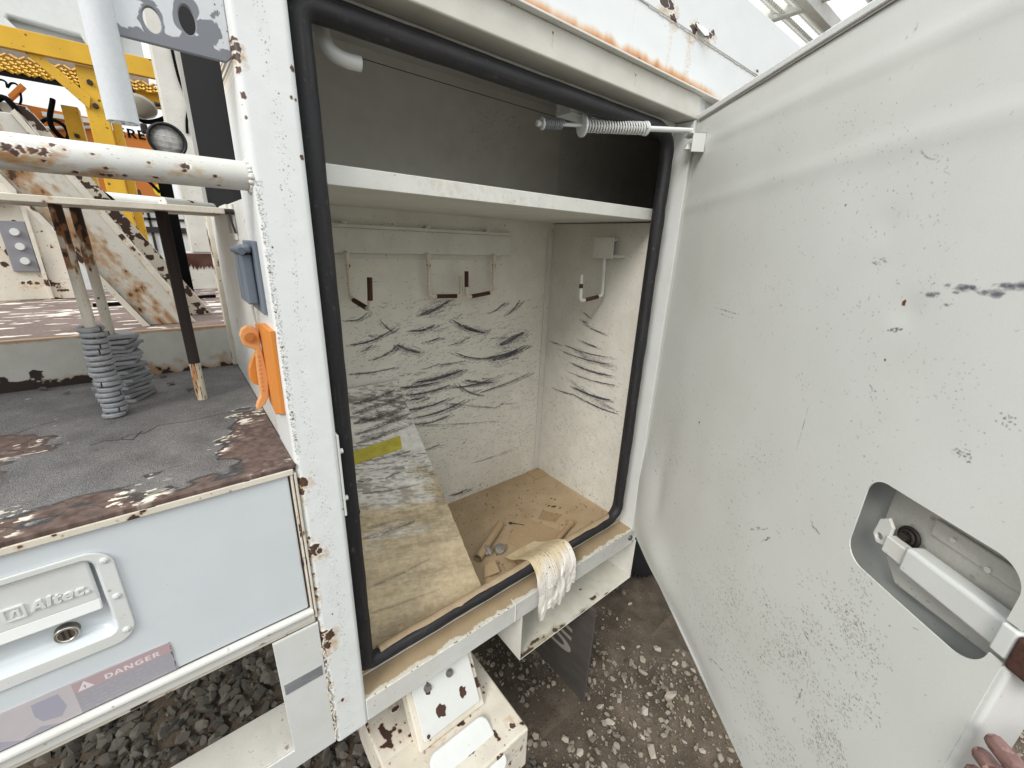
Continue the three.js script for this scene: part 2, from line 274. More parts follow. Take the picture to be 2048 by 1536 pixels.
{
  const r = rng(5), N = 8, per = [[], [], [], [], [], [], [], []]; const q = new THREE.Quaternion(), m = new THREE.Matrix4(), col = new THREE.Color();
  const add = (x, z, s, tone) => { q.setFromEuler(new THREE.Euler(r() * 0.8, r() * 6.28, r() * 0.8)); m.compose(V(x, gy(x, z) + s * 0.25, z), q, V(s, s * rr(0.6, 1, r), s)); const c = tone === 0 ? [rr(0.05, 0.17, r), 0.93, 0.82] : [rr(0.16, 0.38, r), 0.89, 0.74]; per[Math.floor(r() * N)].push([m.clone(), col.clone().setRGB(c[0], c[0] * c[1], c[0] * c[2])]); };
  for (let i = 0; i < 7000; i++) { const x = rr(-0.55, 0.62, r), z = rr(-1.7, 0.9, r); add(x, z, Math.pow(r(), 1.8) * 0.024 + 0.009, 0); } // dense gravel, its colour darkened for the shade under the truck
  for (let i = 0; i < 26000; i++) { const x = rr(0.55, 2.3, r), z = rr(-1.0, 1.0, r); if (fbm(x * 5, z * 5, 3) < rr(0.3, 0.6, r)) continue; add(x, z, Math.pow(r(), 5) * 0.015 + 0.0022, 1); }
  for (let i = 0; i < 2500; i++) { const x = rr(-3, 4, r), z = rr(0.6, 3.4, r); add(x, z, Math.pow(r(), 2) * 0.02 + 0.006, 1); }
  per.forEach((L, k) => {
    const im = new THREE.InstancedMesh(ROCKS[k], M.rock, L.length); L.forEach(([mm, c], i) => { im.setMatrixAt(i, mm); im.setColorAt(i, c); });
    im.name = numbered('gravel'); im.userData = { kind: 'stuff', label: 'loose grey and tan gravel scattered over the dirt ground', category: 'gravel' }; im.castShadow = im.receiveShadow = true; scene.add(im);
  });
  const stone = std(new THREE.Color().setRGB(0.34, 0.295, 0.24), 0.9), stone2 = std(new THREE.Color().setRGB(0.26, 0.23, 0.19), 0.9), stone3 = std(new THREE.Color().setRGB(0.38, 0.34, 0.28), 0.9);
  const spots = [[1340, 1395, 26], [1285, 1345, 16], [1290, 1420, 15], [1315, 1300, 13], [1262, 1328, 14], [1220, 1440, 16], [1305, 1500, 24], [1232, 1490, 15], [1270, 1445, 13], [1200, 1408, 13], [1255, 1540, 20], [1350, 1330, 10], [1385, 1345, 9], [1240, 1395, 11], [1285, 1470, 12], [1180, 1465, 14], [1330, 1450, 9], [1370, 1440, 10], [1405, 1500, 10], [1440, 1515, 11], [1325, 1535, 12], [1210, 1530, 14], [1275, 1300, 9], [1245, 1300, 8], [1260, 1210, 9], [1370, 1480, 8], [1160, 1500, 13], [1130, 1475, 12], [1175, 1530, 13], [1300, 1385, 9]];
  spots.forEach(([a, b, s], i) => { const p = onY(a, b, 0.0), k = s / F * p.distanceTo(CAM) * 0.5; p.y = gy(p.x, p.z) + k * 0.25; const g = ROCKS[i % 8].clone(); g.scale(k * 1.3, k, k); g.rotateY(i * 1.7); g.translate(p.x, p.y, p.z); solo('stone', g, [stone, stone2, stone3][i % 3], V(p.x, p.y - k * 0.5, p.z), 'larger tan stone lying on the brown dirt beside the open door', 'stone', 'larger stones on the dirt'); });
}

// ================================================================ UTILITY TRUCK
const truck = thing('utility_truck', 'weathered white utility truck body with open tool compartment and rusty side deck', 'utility truck', V(0.5, 0, -0.3));
const P = (name, geo, mat, label) => part(truck, name, geo, mat, label);
const PX0 = 0.094, PX1 = 0.155, DECK = 1.188;

// ---- front pillar
{
  const r = rng(31), t = new Tex(128, 2048, 0.085, 0.165, 0.56, 1.86, (a, b) => { const p = onZ(a, b, 0); return [p.x, p.y]; });
  t.base([226, 229, 228], 4, 6, 2.5, [3, 3, 4]);
  // grime specks in wandering vertical lines
  for (let i = 0; i < 900; i++) { const y = rr(0.6, 1.85, r), x = 0.124 + 0.006 * Math.sin(y * 9) + (r() + r() + r() - 1.5) * 0.008; t.specks(1, r, x, x, y, y, 0.4, 1.1, DARK, 0.75); }
  for (let i = 0; i < 1700; i++) { const y = rr(1.2, 1.56, r), x = 0.0965 + Math.abs(r() + r() - 1) * 0.008; t.specks(1, r, x, x, y, y, 0.4, 1.2, DARK, 0.6); }
  t.specks(250, r, 0.09, 0.16, 0.58, 1.85, 0.4, 0.9, DARK, 0.5);
  const chips = [[468, 80, 5], [473, 95, 6], [475, 115, 5], [478, 140, 4], [487, 190, 4], [493, 235, 3], [586, 137, 4], [583, 195, 3], [592, 200, 2.5], [605, 315, 4], [584, 825, 2.5], [586, 838, 2.5], [592, 880, 2.2], [606, 965, 7], [604, 985, 6], [630, 1100, 8], [640, 1102, 6], [648, 1275, 10], [660, 1270, 9], [637, 1282, 8], [655, 1290, 7], [685, 1400, 5], [688, 1003, 2.5], [687, 1020, 2.5], [665, 1228, 2.5], [545, 495, 2], [540, 545, 2], [552, 625, 2], [565, 695, 2]];
  for (const [a, b, s] of chips) { const [x, y] = t.px(a, b); t.chip(x, y, s * (s > 6 ? 2.4 : s > 3.4 ? 1.9 : 1.4), r, { halo: s > 4, ax: s > 7 ? 1 : 0.75 }); }
  for (let i = 0; i < 60; i++) { const y = 0.6 + r() * 0.55, x = 0.0945 + r() * r() * 0.012; t.g.fillStyle = `rgba(${150 + r() * 40 | 0},${112 + r() * 30 | 0},60,${rr(0.1, 0.35, r)})`; t.blob(t.X(x), t.Y(y), rr(2, 9, r), r, 0.6, 10, 0.6); }
  for (let i = 0; i < 26; i++) { const y = 0.6 + r() * 0.58; t.chip(t.X(0.0945 + r() * 0.003), t.Y(y), rr(3, 9, r), r, { halo: true, ax: 0.6 }); }
  for (const y of [0.93, 1.02, 1.12]) for (let i = 0; i < 120; i++) t.specks(1, r, 0.11, 0.135, y - 0.03, y + 0.03, 0.4, 1.1, DARK, 0.5);
  for (const [a, b] of [[622, 945], [618, 985], [625, 1040], [612, 1010]]) { const [x, y] = t.px(a, b); t.g.fillStyle = 'rgba(190,150,80,0.25)'; t.blob(x, y, 5, r, 0.6); }
  M.pillar = t.mat({ roughness: 0.4, bump: 0.0008, clearcoat: 0.15, clearcoatRoughness: 0.4 });
  P('pillar', planar(box(PX0, PX1, 0.575, 2.25, -0.11, 0, 0.008, 3), 0, 1, 0.085, 0.165, 0.56, 1.86), M.pillar);
  P('strike_plate', merge([box(0.1545, 0.158, 1.07, 1.215, -0.016, -0.002, 0.001), cyl(V(0.157, 1.185, -0.008), V(0.163, 1.185, -0.008), 0.0045, 0.004, 12), cyl(V(0.157, 1.1, -0.008), V(0.163, 1.1, -0.008), 0.0045, 0.004, 12)]), M.clean);
  // weld bead at the drawer corner
  const wb = []; for (let i = 0; i < 26; i++) { const g = new THREE.IcosahedronGeometry(1, 1); g.scale(0.0014 + r() * 0.0012, 0.003 + r() * 0.006, 0.0006 + r() * 0.0009); g.rotateZ(rr(-0.6, 0.6, r)); g.translate(0.0945 + (r() - 0.5) * 0.004, 0.59 + i * 0.0098 + rr(-0.004, 0.004, r), -0.0003); wb.push(g); }
  P('weld_bead', merge(wb), M.rusty);
}
// ---- tool compartment shell
const CX0 = 0.104, CX1 = 1.015, CZ = -0.45, FL = 0.655, CEIL = 1.89;
const SCUFF = [52, 50, 56];
{
  const r = rng(41), t = new Tex(1024, 1400, CX0, CX1, FL, CEIL, (a, b) => { const p = onZ(a, b, CZ); return [p.x, p.y]; });
  t.base([220, 217, 207], 7, 26, 3.5, [5, 6, 7]);
  t.specks(3400, r, CX0, CX1, FL, 1.56, 0.7, 1.7, DARK, 0.55, 0.5); t.specks(1300, r, 0.45, CX1, FL, 1.12, 0.7, 1.8, DARK, 0.65, 0.9); for (let i = 0; i < 420; i++) { const x = t.X(rr(0.42, 1.0, r)), y = t.Y(FL + Math.pow(r(), 1.3) * 0.6), l = rr(5, 24, r), k = rr(-0.7, 1.2, r); t.stroke([x, y], [x + l, y - l * k], 1.5, 2, SCUFF, r, 5, 0.62); }
  t.specks(160, r, CX0, CX1, FL, FL + 0.05, 1, 3, RUST, 0.7);
  const S = (a, b, c, d, bend, w, n, al = 0.5) => t.stroke(t.px(a, b), t.px(c, d), bend, w, SCUFF, r, n, al);
  // swinging-tool scuff marks, from the photograph
  const L = [[690, 640, 735, 625, -12, 5, 9], [700, 690, 790, 655, -12, 6, 14], [745, 720, 800, 685, -8, 8, 10], [700, 748, 790, 735, -4, 5, 9], [820, 662, 870, 650, 6, 12, 20], [840, 630, 900, 600, -4, 22, 26], [795, 690, 840, 705, 4, 14, 26], [850, 685, 880, 675, 0, 6, 12], [900, 690, 930, 680, 0, 5, 6], [905, 640, 960, 665, 6, 10, 18], [925, 650, 970, 665, 4, 14, 20], [985, 625, 1010, 605, 0, 8, 14], [1015, 630, 1040, 600, -3, 8, 18], [910, 705, 985, 715, 12, 6, 16], [975, 715, 1050, 690, -10, 8, 16], [1000, 690, 1048, 665, 0, 30, 46], [985, 720, 1035, 700, -4, 26, 40], [830, 765, 925, 740, -6, 14, 34], [800, 775, 870, 765, -4, 10, 22], [820, 790, 900, 770, -6, 10, 22], [915, 765, 960, 790, 12, 6, 14], [930, 760, 985, 765, 3, 10, 18], [960, 785, 1060, 745, -6, 6, 14], [810, 800, 850, 795, 0, 10, 14], [815, 820, 900, 795, -10, 8, 20], [835, 835, 930, 800, -10, 7, 24], [905, 775, 990, 760, -4, 6, 12], [820, 850, 900, 830, -8, 10, 14], [850, 900, 880, 888, 0, 6, 8], [1010, 715, 1055, 690, -3, 6, 14], [940, 770, 1000, 750, -3, 4, 8], [880, 730, 930, 722, 0, 6, 8], [840, 850, 990, 842, -3, 5, 6, 0.3], [950, 925, 1020, 900, 0, 3, 5], [905, 990, 935, 978, 2, 8, 22], [720, 705, 745, 690, 0, 8, 8], [760, 640, 785, 665, 0, 6, 10], [900, 805, 985, 815, 3, 8, 8, 0.35]];
  for (const [a, b, c, d, bend, w, n, al] of L) { const q = Math.abs(bend) * 1.6 + 3; S(a, b, c, d, q, w * 0.45, n * 4.2, al || 0.8); S(a - 8, b + 2, c + 10, d + 1, q, w * 1.6, n * 4, 0.42); }
  for (let i = 0; i < 620; i++) { const a = rr(690, 1060, r), b = rr(600, 900, r), l = rr(8, 55, r); S(a, b, a + l, b - l * rr(-0.1, 0.5, r), rr(0, 6, r), 3, 3, 0.42); }
  for (let i = 0; i < 26; i++) { const a = rr(720, 1030, r), b = rr(620, 830, r), l = rr(14, 40, r); S(a, b, a + l, b - l * rr(0, 0.6, r), 4, rr(4, 11, r), 30, 0.55); }
  for (let i = 0; i < 130; i++) { const a = 1015 + (r() + r() + r() - 1.5) * 45, b = 700 + (r() + r() - 1) * 42; S(a, b, a + 7, b - 8, 0, 2, 2, 0.7); }
  for (let i = 0; i < 60; i++) { const a = 820 + rr(-30, 30, r), b = 715 + rr(-10, 16, r); t.stroke(t.px(a, b), t.px(a + 8, b - 6), 0, 2, [150, 104, 70], r, 1, 0.45); }
  for (let i = 0; i < 60; i++) S(990 + rr(-60, 60, r), 240 + rr(-30, 60, r), 1000 + rr(-60, 60, r), 250 + rr(-30, 60, r), 0, 4, 1, 0.3);
  M.backWall = t.mat({ roughness: 0.55, bump: 0.0004 });
  P('back_wall', planar(box(CX0 - 0.006, CX1 + 0.006, FL - 0.02, CEIL, CZ - 0.006, CZ), 0, 1, CX0, CX1, FL, CEIL), M.backWall, 'cream back wall of the compartment with dark curved scuffs');
  // right wall
  const u = new Tex(512, 1024, -0.45, -0.05, FL, 1.566, (a, b) => { const p = onX(a, b, CX1); return [p.z, p.y]; });
  u.base([211, 208, 198], 7, 14, 3.5, [5, 6, 7]); u.specks(1900, r, -0.45, -0.05, FL, 1.56, 0.7, 1.7, DARK, 0.55, -0.5); u.specks(700, r, -0.45, -0.05, FL, 1.0, 0.8, 1.9, DARK, 0.6, -0.8); for (let i = 0; i < 220; i++) { const x = u.X(rr(-0.43, -0.06, r)), y = u.Y(FL + Math.pow(r(), 1.4) * 0.5), l = rr(6, 26, r); u.stroke([x, y], [x + l, y + l * rr(0.2, 0.9, r)], 2, 2, SCUFF, r, 5, 0.6); } u.specks(60, r, -0.45, -0.05, FL, FL + 0.03, 1, 3, RUST, 0.6);
  const Q = (a, b, c, d, bend, w, n, al = 0.55) => u.stroke(u.px(a, b), u.px(c, d), bend, w, SCUFF, r, n, al);
  for (const m of [[1145, 727, 1225, 752, 10, 5, 20], [1148, 775, 1220, 800, 10, 6, 30], [1150, 790, 1235, 828, 10, 4, 14], [1110, 778, 1150, 790, 4, 4, 8], [1160, 680, 1195, 695, 4, 5, 10], [1172, 650, 1210, 668, 5, 4, 9], [1168, 625, 1178, 635, 0, 5, 8], [1165, 642, 1172, 646, 0, 5, 10], [1120, 700, 1220, 728, 12, 4, 8], [1130, 690, 1225, 715, 12, 4, 8], [1140, 745, 1230, 770, 10, 4, 9], [1105, 685, 1118, 688, 0, 3, 8], [1150, 700, 1225, 735, 8, 14, 16, 0.3], [1140, 760, 1230, 820, 12, 16, 16, 0.3]]) { Q(m[0], m[1], m[2], m[3], m[4] * 1.5, m[5] * 0.8, m[6] * 5, m[7] || 0.8); Q(m[0] - 8, m[1] - 3, m[2] + 8, m[3] + 4, m[4] * 1.5, m[5] * 2.2, m[6] * 3, 0.4); }
  for (let i = 0; i < 110; i++) { const a = 1130 + rr(-25, 25, r), b = 845 + rr(-25, 25, r); Q(a, b, a + 6, b + 7, 0, 2, 1, 0.6); }
  for (let i = 0; i < 90; i++) { const a = rr(1120, 1230, r), b = rr(640, 830, r); Q(a, b, a + rr(10, 30, r), b + rr(3, 14, r), 3, 2, 1, 0.35); }
  M.rightWall = u.mat({ roughness: 0.55, bump: 0.0004 });
  P('right_wall', planar(box(CX1, CX1 + 0.004, FL - 0.02, 1.566, CZ, -0.054), 2, 1, -0.45, -0.05, FL, 1.566), M.rightWall, 'cream side wall with dark arc scuffs under its hook');
  P('pass_through', merge([box(CX1 + 0.0045, 1.876, 1.56, 1.5655, CZ, -0.054), box(CX1 + 0.0065, 1.876, 1.566, CEIL - 0.0005, -0.06, -0.054), box(1.8765, 1.882, 1.56, CEIL, CZ - 0.006, -0.054), box(CX1 + 0.0065, 1.876, 1.56, CEIL - 0.0005, CZ - 0.006, CZ - 0.0005), box(CX1 + 0.0125, 1.882, CEIL, CEIL + 0.006, CZ - 0.006, -0.05)]), M.inner, 'long space running on to the right above the shelf');
  P('corner_strip', box(CX1 - 0.024, CX1 - 0.0005, FL + 0.002, 1.545, CZ + 0.001, CZ + 0.004, 0.001), M.inner);
  P('left_wall', box(0.098, CX0, FL - 0.02, CEIL, CZ, -0.112), M.inner);
  P('ceiling_panel', box(0.098, CX1 + 0.012, CEIL, CEIL + 0.006, CZ - 0.006, -0.05), M.inner);
  P('roof_panel', box(0.098, 1.9, 2.06, 2.066, -0.75, -0.015), M.paint);
  P('outer_shell', merge([box(CX1 + 0.02, 1.9, 0.584, 2.06, -0.02, -0.012), box(0.098, 1.9, 0.9, 2.06, -0.75, -0.744), box(1.892, 1.9, 0.584, 2.06, -0.744, -0.02)]), M.paint);
  P('header_back', box(CX0, CX1, 1.765, CEIL, -0.06, -0.055), M.inner);
  P('wall_seam', box(0.32, 1.0, 1.8685, 1.8698, CZ, CZ + 0.001), M.seam);
  // floor pan, dusty
  const f = new Tex(1024, 512, CX0, CX1, -0.45, -0.05, (a, b) => { const p = onY(a, b, FL); return [p.x, -0.5 - p.z]; });
  f.base([168, 147, 117], 10, 20, 4, [7, 7, 7]); f.specks(900, r, CX0, CX1, -0.45, -0.05, 0.6, 1.8, ['96,76,52', '70,56,42', '200,176,140'], 0.5);
  const fm = (a, b) => { const p = onY(a, b, FL); return [f.X(p.x), f.Y(-0.5 - p.z)]; };
  f.g.fillStyle = '#3a2f24'; for (const [a, b, s] of [[1108, 1013, 9], [1098, 1012, 6], [1120, 1016, 5], [1103, 997, 5], [1110, 999, 4], [1092, 1009, 2.5]]) { const [x, y] = fm(a, b); f.blob(x, y, s, r, 0.6, 14, 1.6); }
  f.g.fillStyle = 'rgba(132,104,70,0.5)'; for (const pts of [[[1085, 1020], [1125, 1030], [1110, 1045], [1075, 1038]], [[1025, 1058], [1050, 1066], [1042, 1074], [1018, 1064]]]) { f.g.beginPath(); pts.forEach((p, i) => { const [x, y] = fm(...p); i ? f.g.lineTo(x, y) : f.g.moveTo(x, y); }); f.g.fill(); }
  for (let i = 0; i < 500; i++) { const [x, y] = fm(rr(900, 1060, r), rr(960, 1090, r)); f.g.fillStyle = `rgba(120,92,62,${rr(0.03, 0.12, r)})`; f.blob(x, y, rr(2, 9, r), r, 0.5); }
  M.floorPan = f.mat({ roughness: 0.9, bump: 0.0008 });
  { let g = box(CX0, CX1, FL - 0.006, FL, CZ, -0.05); const p = g.attributes.position, uv = g.attributes.uv; for (let i = 0; i < p.count; i++) uv.setXY(i, (p.getX(i) - CX0) / (CX1 - CX0), (-0.5 - p.getZ(i) + 0.45) / 0.4); P('compartment_floor', g, M.floorPan, 'compartment floor caked in tan dust'); }
}
// ---- door frame: header, sill, jambs, flange, seal
{
  const r = rng(51);
  // sill with dusty ledge
  const t = new Tex(1024, 160, 0.15, 1.04, 0, 0.139, null); t.base([196, 192, 178], 6, 30, 3, [4, 5, 8]);
  // rows: lower part = front face (0.058 m), upper part = top ledge (0.05 m)
  t.paint((x, y, R, G, B) => { if (y > 0.058) { const e = fbm(x * 60, y * 40 + 3, 4) * 0.02; const k = sst(0.06, 0.064, y - e + 0.004); return [lerp(R + 14, 170 + (R - 196), k), lerp(G + 14, 150 + (G - 192), k), lerp(B + 14, 120 + (B - 178), k)]; } return [R + 12, G + 17, B + 27]; });
  t.specks(220, r, 0.15, 1.04, 0.0, 0.058, 0.5, 1.2, DARK, 0.5); t.specks(400, r, 0.15, 1.04, 0.06, 0.12, 0.5, 1.6, ['110,88,60', '70,58,44'], 0.5);
  for (let i = 0; i < 90; i++) { const x = rr(0.17, 1.02, r); t.g.fillStyle = r() < 0.5 ? '#f0ece0' : '#6a5138'; t.blob(t.X(x), t.Y(0.0585 + rr(-0.001, 0.002, r)), rr(0.8, 2.6, r), r, 0.5, 8, 1.6); }
  M.sill = t.mat({ roughness: 0.6, bump: 0.0006 });
  let g = box(PX1 - 0.001, 1.03, 0.584, 0.642, -0.052, -0.0004, 0.002); const p = g.attributes.position, n = g.attributes.normal, uv = g.attributes.uv;
  for (let i = 0; i < p.count; i++) { const top = n.getY(i) > 0.7; uv.setXY(i, (p.getX(i) - 0.15) / 0.89, (top ? 0.058 - p.getZ(i) * 1.0 : p.getY(i) - 0.584) / 0.139); }
  P('sill', g, M.sill, 'compartment sill with a tan dusty ledge and chipped lip');
  P('sill_bolt', merge([cyl(V(1.012, 0.615, -0.001), V(1.012, 0.615, 0.006), 0.007, 0.007, 6), cyl(V(1.012, 0.615, -0.001), V(1.012, 0.615, 0.0025), 0.009, 0.009, 16)]), M.steel);
  P('sill_weld_seam', box(0.533, 0.536, 0.585, 0.643, -0.02, 0.0012, 0.001), M.paint);
  // header rail and drip lip
  const h = new Tex(2048, 128, 0.15, 1.6, 1.785, 1.845, (a, b) => { const q = onZ(a, b, 0); return [q.x, q.y]; }); h.base([206, 203, 193], 8, 40, 4, [5, 6, 8]);
  for (const [a, b, s] of [[1106, 65, 5], [1272, 150, 5]]) { const [x, y] = h.px(a, b); for (let i = 0; i < 40; i++) { h.g.fillStyle = `rgba(150,96,48,${rr(0.05, 0.2, r)})`; h.blob(x + rr(-3, 3, r), y + rr(0, 46, r), rr(1, 4, r), r, 0.5, 8, 0.6); } h.g.fillStyle = '#54301a'; h.blob(x, y, s, r, 0.6, 12, 0.7); }
  h.specks(400, r, 0.15, 1.6, 1.785, 1.845, 0.5, 1.5, ['110,96,74', '80,66,50'], 0.5); for (let i = 0; i < 300; i++) h.specks(1, r, 0.15, 1.6, 1.832, 1.843, 0.7, 2.5, RUST, 0.5);
  M.header = h.mat({ roughness: 0.6, bump: 0.0005 });
  P('header_rail', planar(box(PX1 - 0.001, 1.03, 1.79, 1.838, -0.052, -0.0004, 0.003), 0, 1, 0.15, 1.6, 1.785, 1.845), M.header);
  // drip lip with ragged rust at its root
  const dl = new THREE.PlaneGeometry(1.75, 1, 260, 1); const dp = dl.attributes.position; // ragged front edge
  const lip = box(PX1 - 0.001, 1.9, 1.838, 1.8415, -0.012, 0.012, 0.001); P('drip_lip', lip, M.paint);
  // upper body panel with rust
  const u = new Tex(2048, 512, 0.15, 1.9, 1.84, 2.06, (a, b) => { const q = onZ(a, b, -0.004); return [q.x, q.y]; }); u.base([228, 232, 232], 4, 30, 2.5, [3, 3, 4]);
  u.paint((x, y, R, G, B) => { const e = (y - 1.842) + (fbm(x * 40 + 2, y * 10, 4) - 0.5) * 0.02, side = sst(1.16, 1.0, x) * 0.9 + 0.12; const k = Math.min(1, sst(0.026, 0.002, e) * side * (0.7 + fbm(x * 14, 3, 3))), k2 = sst(0.007, 0.002, e + (fbm(x * 90, y * 60, 2) - 0.5) * 0.01); return [lerp(lerp(R, 196, k), 70, k2), lerp(lerp(G, 132, k), 44, k2), lerp(lerp(B, 76, k), 30, k2)]; });
  const run = (a, b, c, d, w, s) => { const p0 = u.px(a, b), p1 = u.px(c, d); for (let i = 0; i < 60; i++) { const k = r(); u.g.fillStyle = `rgba(${170 + r() * 30 | 0},${96 + r() * 30 | 0},${50 + r() * 20 | 0},${rr(0.08, 0.3, r) * s})`; u.blob(lerp(p0[0], p1[0], k) + rr(-w, w, r), lerp(p0[1], p1[1], k), rr(1, 3.4, r), r, 0.5, 8, 0.5); u.blob(lerp(p0[0], p1[0], k) + rr(-w, w, r), lerp(p0[1], p1[1], k) + 4, rr(1, 2.4, r), r, 0.5, 8, 0.35); } };
  for (let i = 0; i < 3; i++) { run(1343, 60, 1332, 150, 8, 1); run(1386, 75, 1370, 168, 12, 1.3); run(1380, 80, 1367, 165, 9, 1.2); } run(1272, 0, 1265, 60, 2, 0.3);
  for (const [a, b, s] of [[1338, 12, 9], [1345, 38, 6], [1325, 5, 8], [1385, 58, 8], [1424, 66, 5], [1410, 70, 7], [1418, 72, 5], [1392, 50, 6], [1512, 143, 4]]) { const [x, y] = u.px(a, b); u.chip(x, y, s * 2.9, r, { halo: true, col: '#3c2a22' }); }
  u.specks(300, r, 0.15, 1.9, 1.93, 2.06, 0.6, 1.4, ['120,110,100'], 0.4);
  M.upper = u.mat({ roughness: 0.5, bump: 0.0009 });
  P('upper_panel', planar(box(PX1 - 0.001, 1.9, 1.8415, 1.936, -0.012, -0.004), 0, 1, 0.15, 1.9, 1.84, 2.06), M.upper, 'bright white upper panel with rust streaks');
  P('upper_rail', planar(box(PX1 - 0.001, 1.9, 1.937, 2.06, -0.014, -0.001, 0.002), 0, 1, 0.15, 1.9, 1.84, 2.06), M.upper);
  const wb = []; for (let i = 0; i < 150; i++) { const q = new THREE.IcosahedronGeometry(1, 0); q.scale(0.005, 0.0015 + r() * 0.002, 0.0016); q.translate(0.8 + i * 0.0055, 1.9365 + (r() - 0.5) * 0.002, -0.0035); wb.push(q); } P('weld_bead', merge(wb), M.paint);
  const flake = shp([[0, 0.004], [0.022, -0.006], [0.046, 0.004], [0.05, 0.026], [0.034, 0.05], [0.018, 0.062], [0.006, 0.04], [-0.004, 0.02]]); const fg = ext(flake, 0, 0.0012); fg.rotateX(-0.5); { const q = onZ(1392, 62, 0); fg.translate(q.x, q.y, 0.006); } P('paint_flake', fg, M.clean);
  // right jamb reveal and flange ring
  P('jamb', merge([box(1.018, 1.03, 0.643, 1.789, -0.052, -0.001, 0.002), box(1.0305, 1.06, 0.584, 1.838, -0.03, -0.008)]), M.clean);
  const ring = rrShape(PX1, 1.0175, 0.6425, 1.7895, 0.002); ring.holes.push(rrShape(0.168, 0.985, 0.682, 1.772, [0.012, 0.04, 0.035, 0.015], THREE.Path));
  P('seal_flange', ext(ring, -0.056, -0.051), M.inner);
  P('flange_dust', ext(rrShape(0.18, 0.97, 0.643, 0.684, 0.002), -0.068, -0.0565, 0.002), std('#a08868', 0.95));
  const path = (o) => rrShape(0.172 - o, 0.974 + o, 0.6935 - o, 1.7595 + o, [0.012 + o, 0.05 + o, 0.045 + o, 0.018 + o]).getSpacedPoints(260);
  const bulb = (o, z, rad, nm) => { const pts = path(o).slice(0, -1).map((q) => V(q.x + (fbm(q.x * 9, q.y * 9, 2) - 0.5) * 0.002, q.y, z)); const g2 = tube(pts, rad, 420, 16, true), uv = g2.attributes.uv, p = g2.attributes.position; for (let i = 0; i < uv.count; i++) { uv.setXY(i, uv.getX(i) / 3.6, uv.getY(i) / 0.092); const f = (fbm(p.getX(i) * 26 + p.getY(i) * 31, 5, 3) - 0.5) * 0.0036; p.setZ(i, p.getZ(i) + f); } return g2; };
  const seal = P('rubber_seal', bulb(0, -0.034, 0.0145), M.seal, 'black rubber bulb seal round the opening');
  { const pts = []; for (let i = 0; i <= 60; i++) { const x = lerp(0.2, 0.95, i / 60); pts.push(V(x, 0.6968 + (fbm(x * 30, 1, 3) - 0.5) * 0.0016, -0.0385 + (fbm(x * 22, 8, 3) - 0.5) * 0.003)); } part(seal, 'dust_layer', tube(pts, 0.0138, 160, 14), dustM, 'tan dust lying on the bottom run of the seal'); }
  const ring2 = rrShape(0.1565, 0.995, 0.667, 1.7765, [0.02, 0.06, 0.055, 0.03]); ring2.holes.push(rrShape(0.178, 0.967, 0.7, 1.753, [0.01, 0.045, 0.04, 0.015], THREE.Path));
  part(seal, 'seal_base', ext(ring2, -0.051, -0.039, 0.003, 12), M.rubber);
  part(seal, 'seal_lip', bulb(0.0155, -0.0385, 0.005), M.seal); part(seal, 'seal_joint', (() => { const g = new THREE.TorusGeometry(0.0148, 0.0009, 8, 24); g.rotateX(Math.PI / 2); g.translate(0.1722, 1.05, -0.034); return g; })(), M.rubber);
}
// ---- shelf
{
  const r = rng(61), t = new Tex(1024, 512, CX0, CX1, -0.46, 0.01, null); t.base([216, 216, 210], 6, 26, 3.5, [5, 6, 8]); t.specks(700, r, CX0, CX1, -0.46, 0.01, 0.5, 1.5, DARK, 0.45);
  for (let i = 0; i < 260; i++) { const x = 0.46 + (r() + r() - 1) * 0.2; t.g.fillStyle = `rgba(168,150,112,${rr(0.03, 0.12, r)})`; t.blob(t.X(x), t.Y(rr(-0.09, -0.03, r)), rr(2, 10, r), r, 0.5); }
  M.shelf = t.mat({ roughness: 0.5, bump: 0.0004 });
  const g = box(CX0, CX1, 1.5695, 1.5965, CZ, -0.058, 0.0015), p = g.attributes.position, n = g.attributes.normal, uv = g.attributes.uv;
  for (let i = 0; i < p.count; i++) uv.setXY(i, (p.getX(i) - CX0) / (CX1 - CX0), (Math.abs(n.getZ(i)) > 0.5 ? p.getY(i) - 1.632 + 0.46 : p.getZ(i) + 0.46) / 0.47);
  P('shelf', g, M.shelf, 'white steel shelf with stained front lip');
}
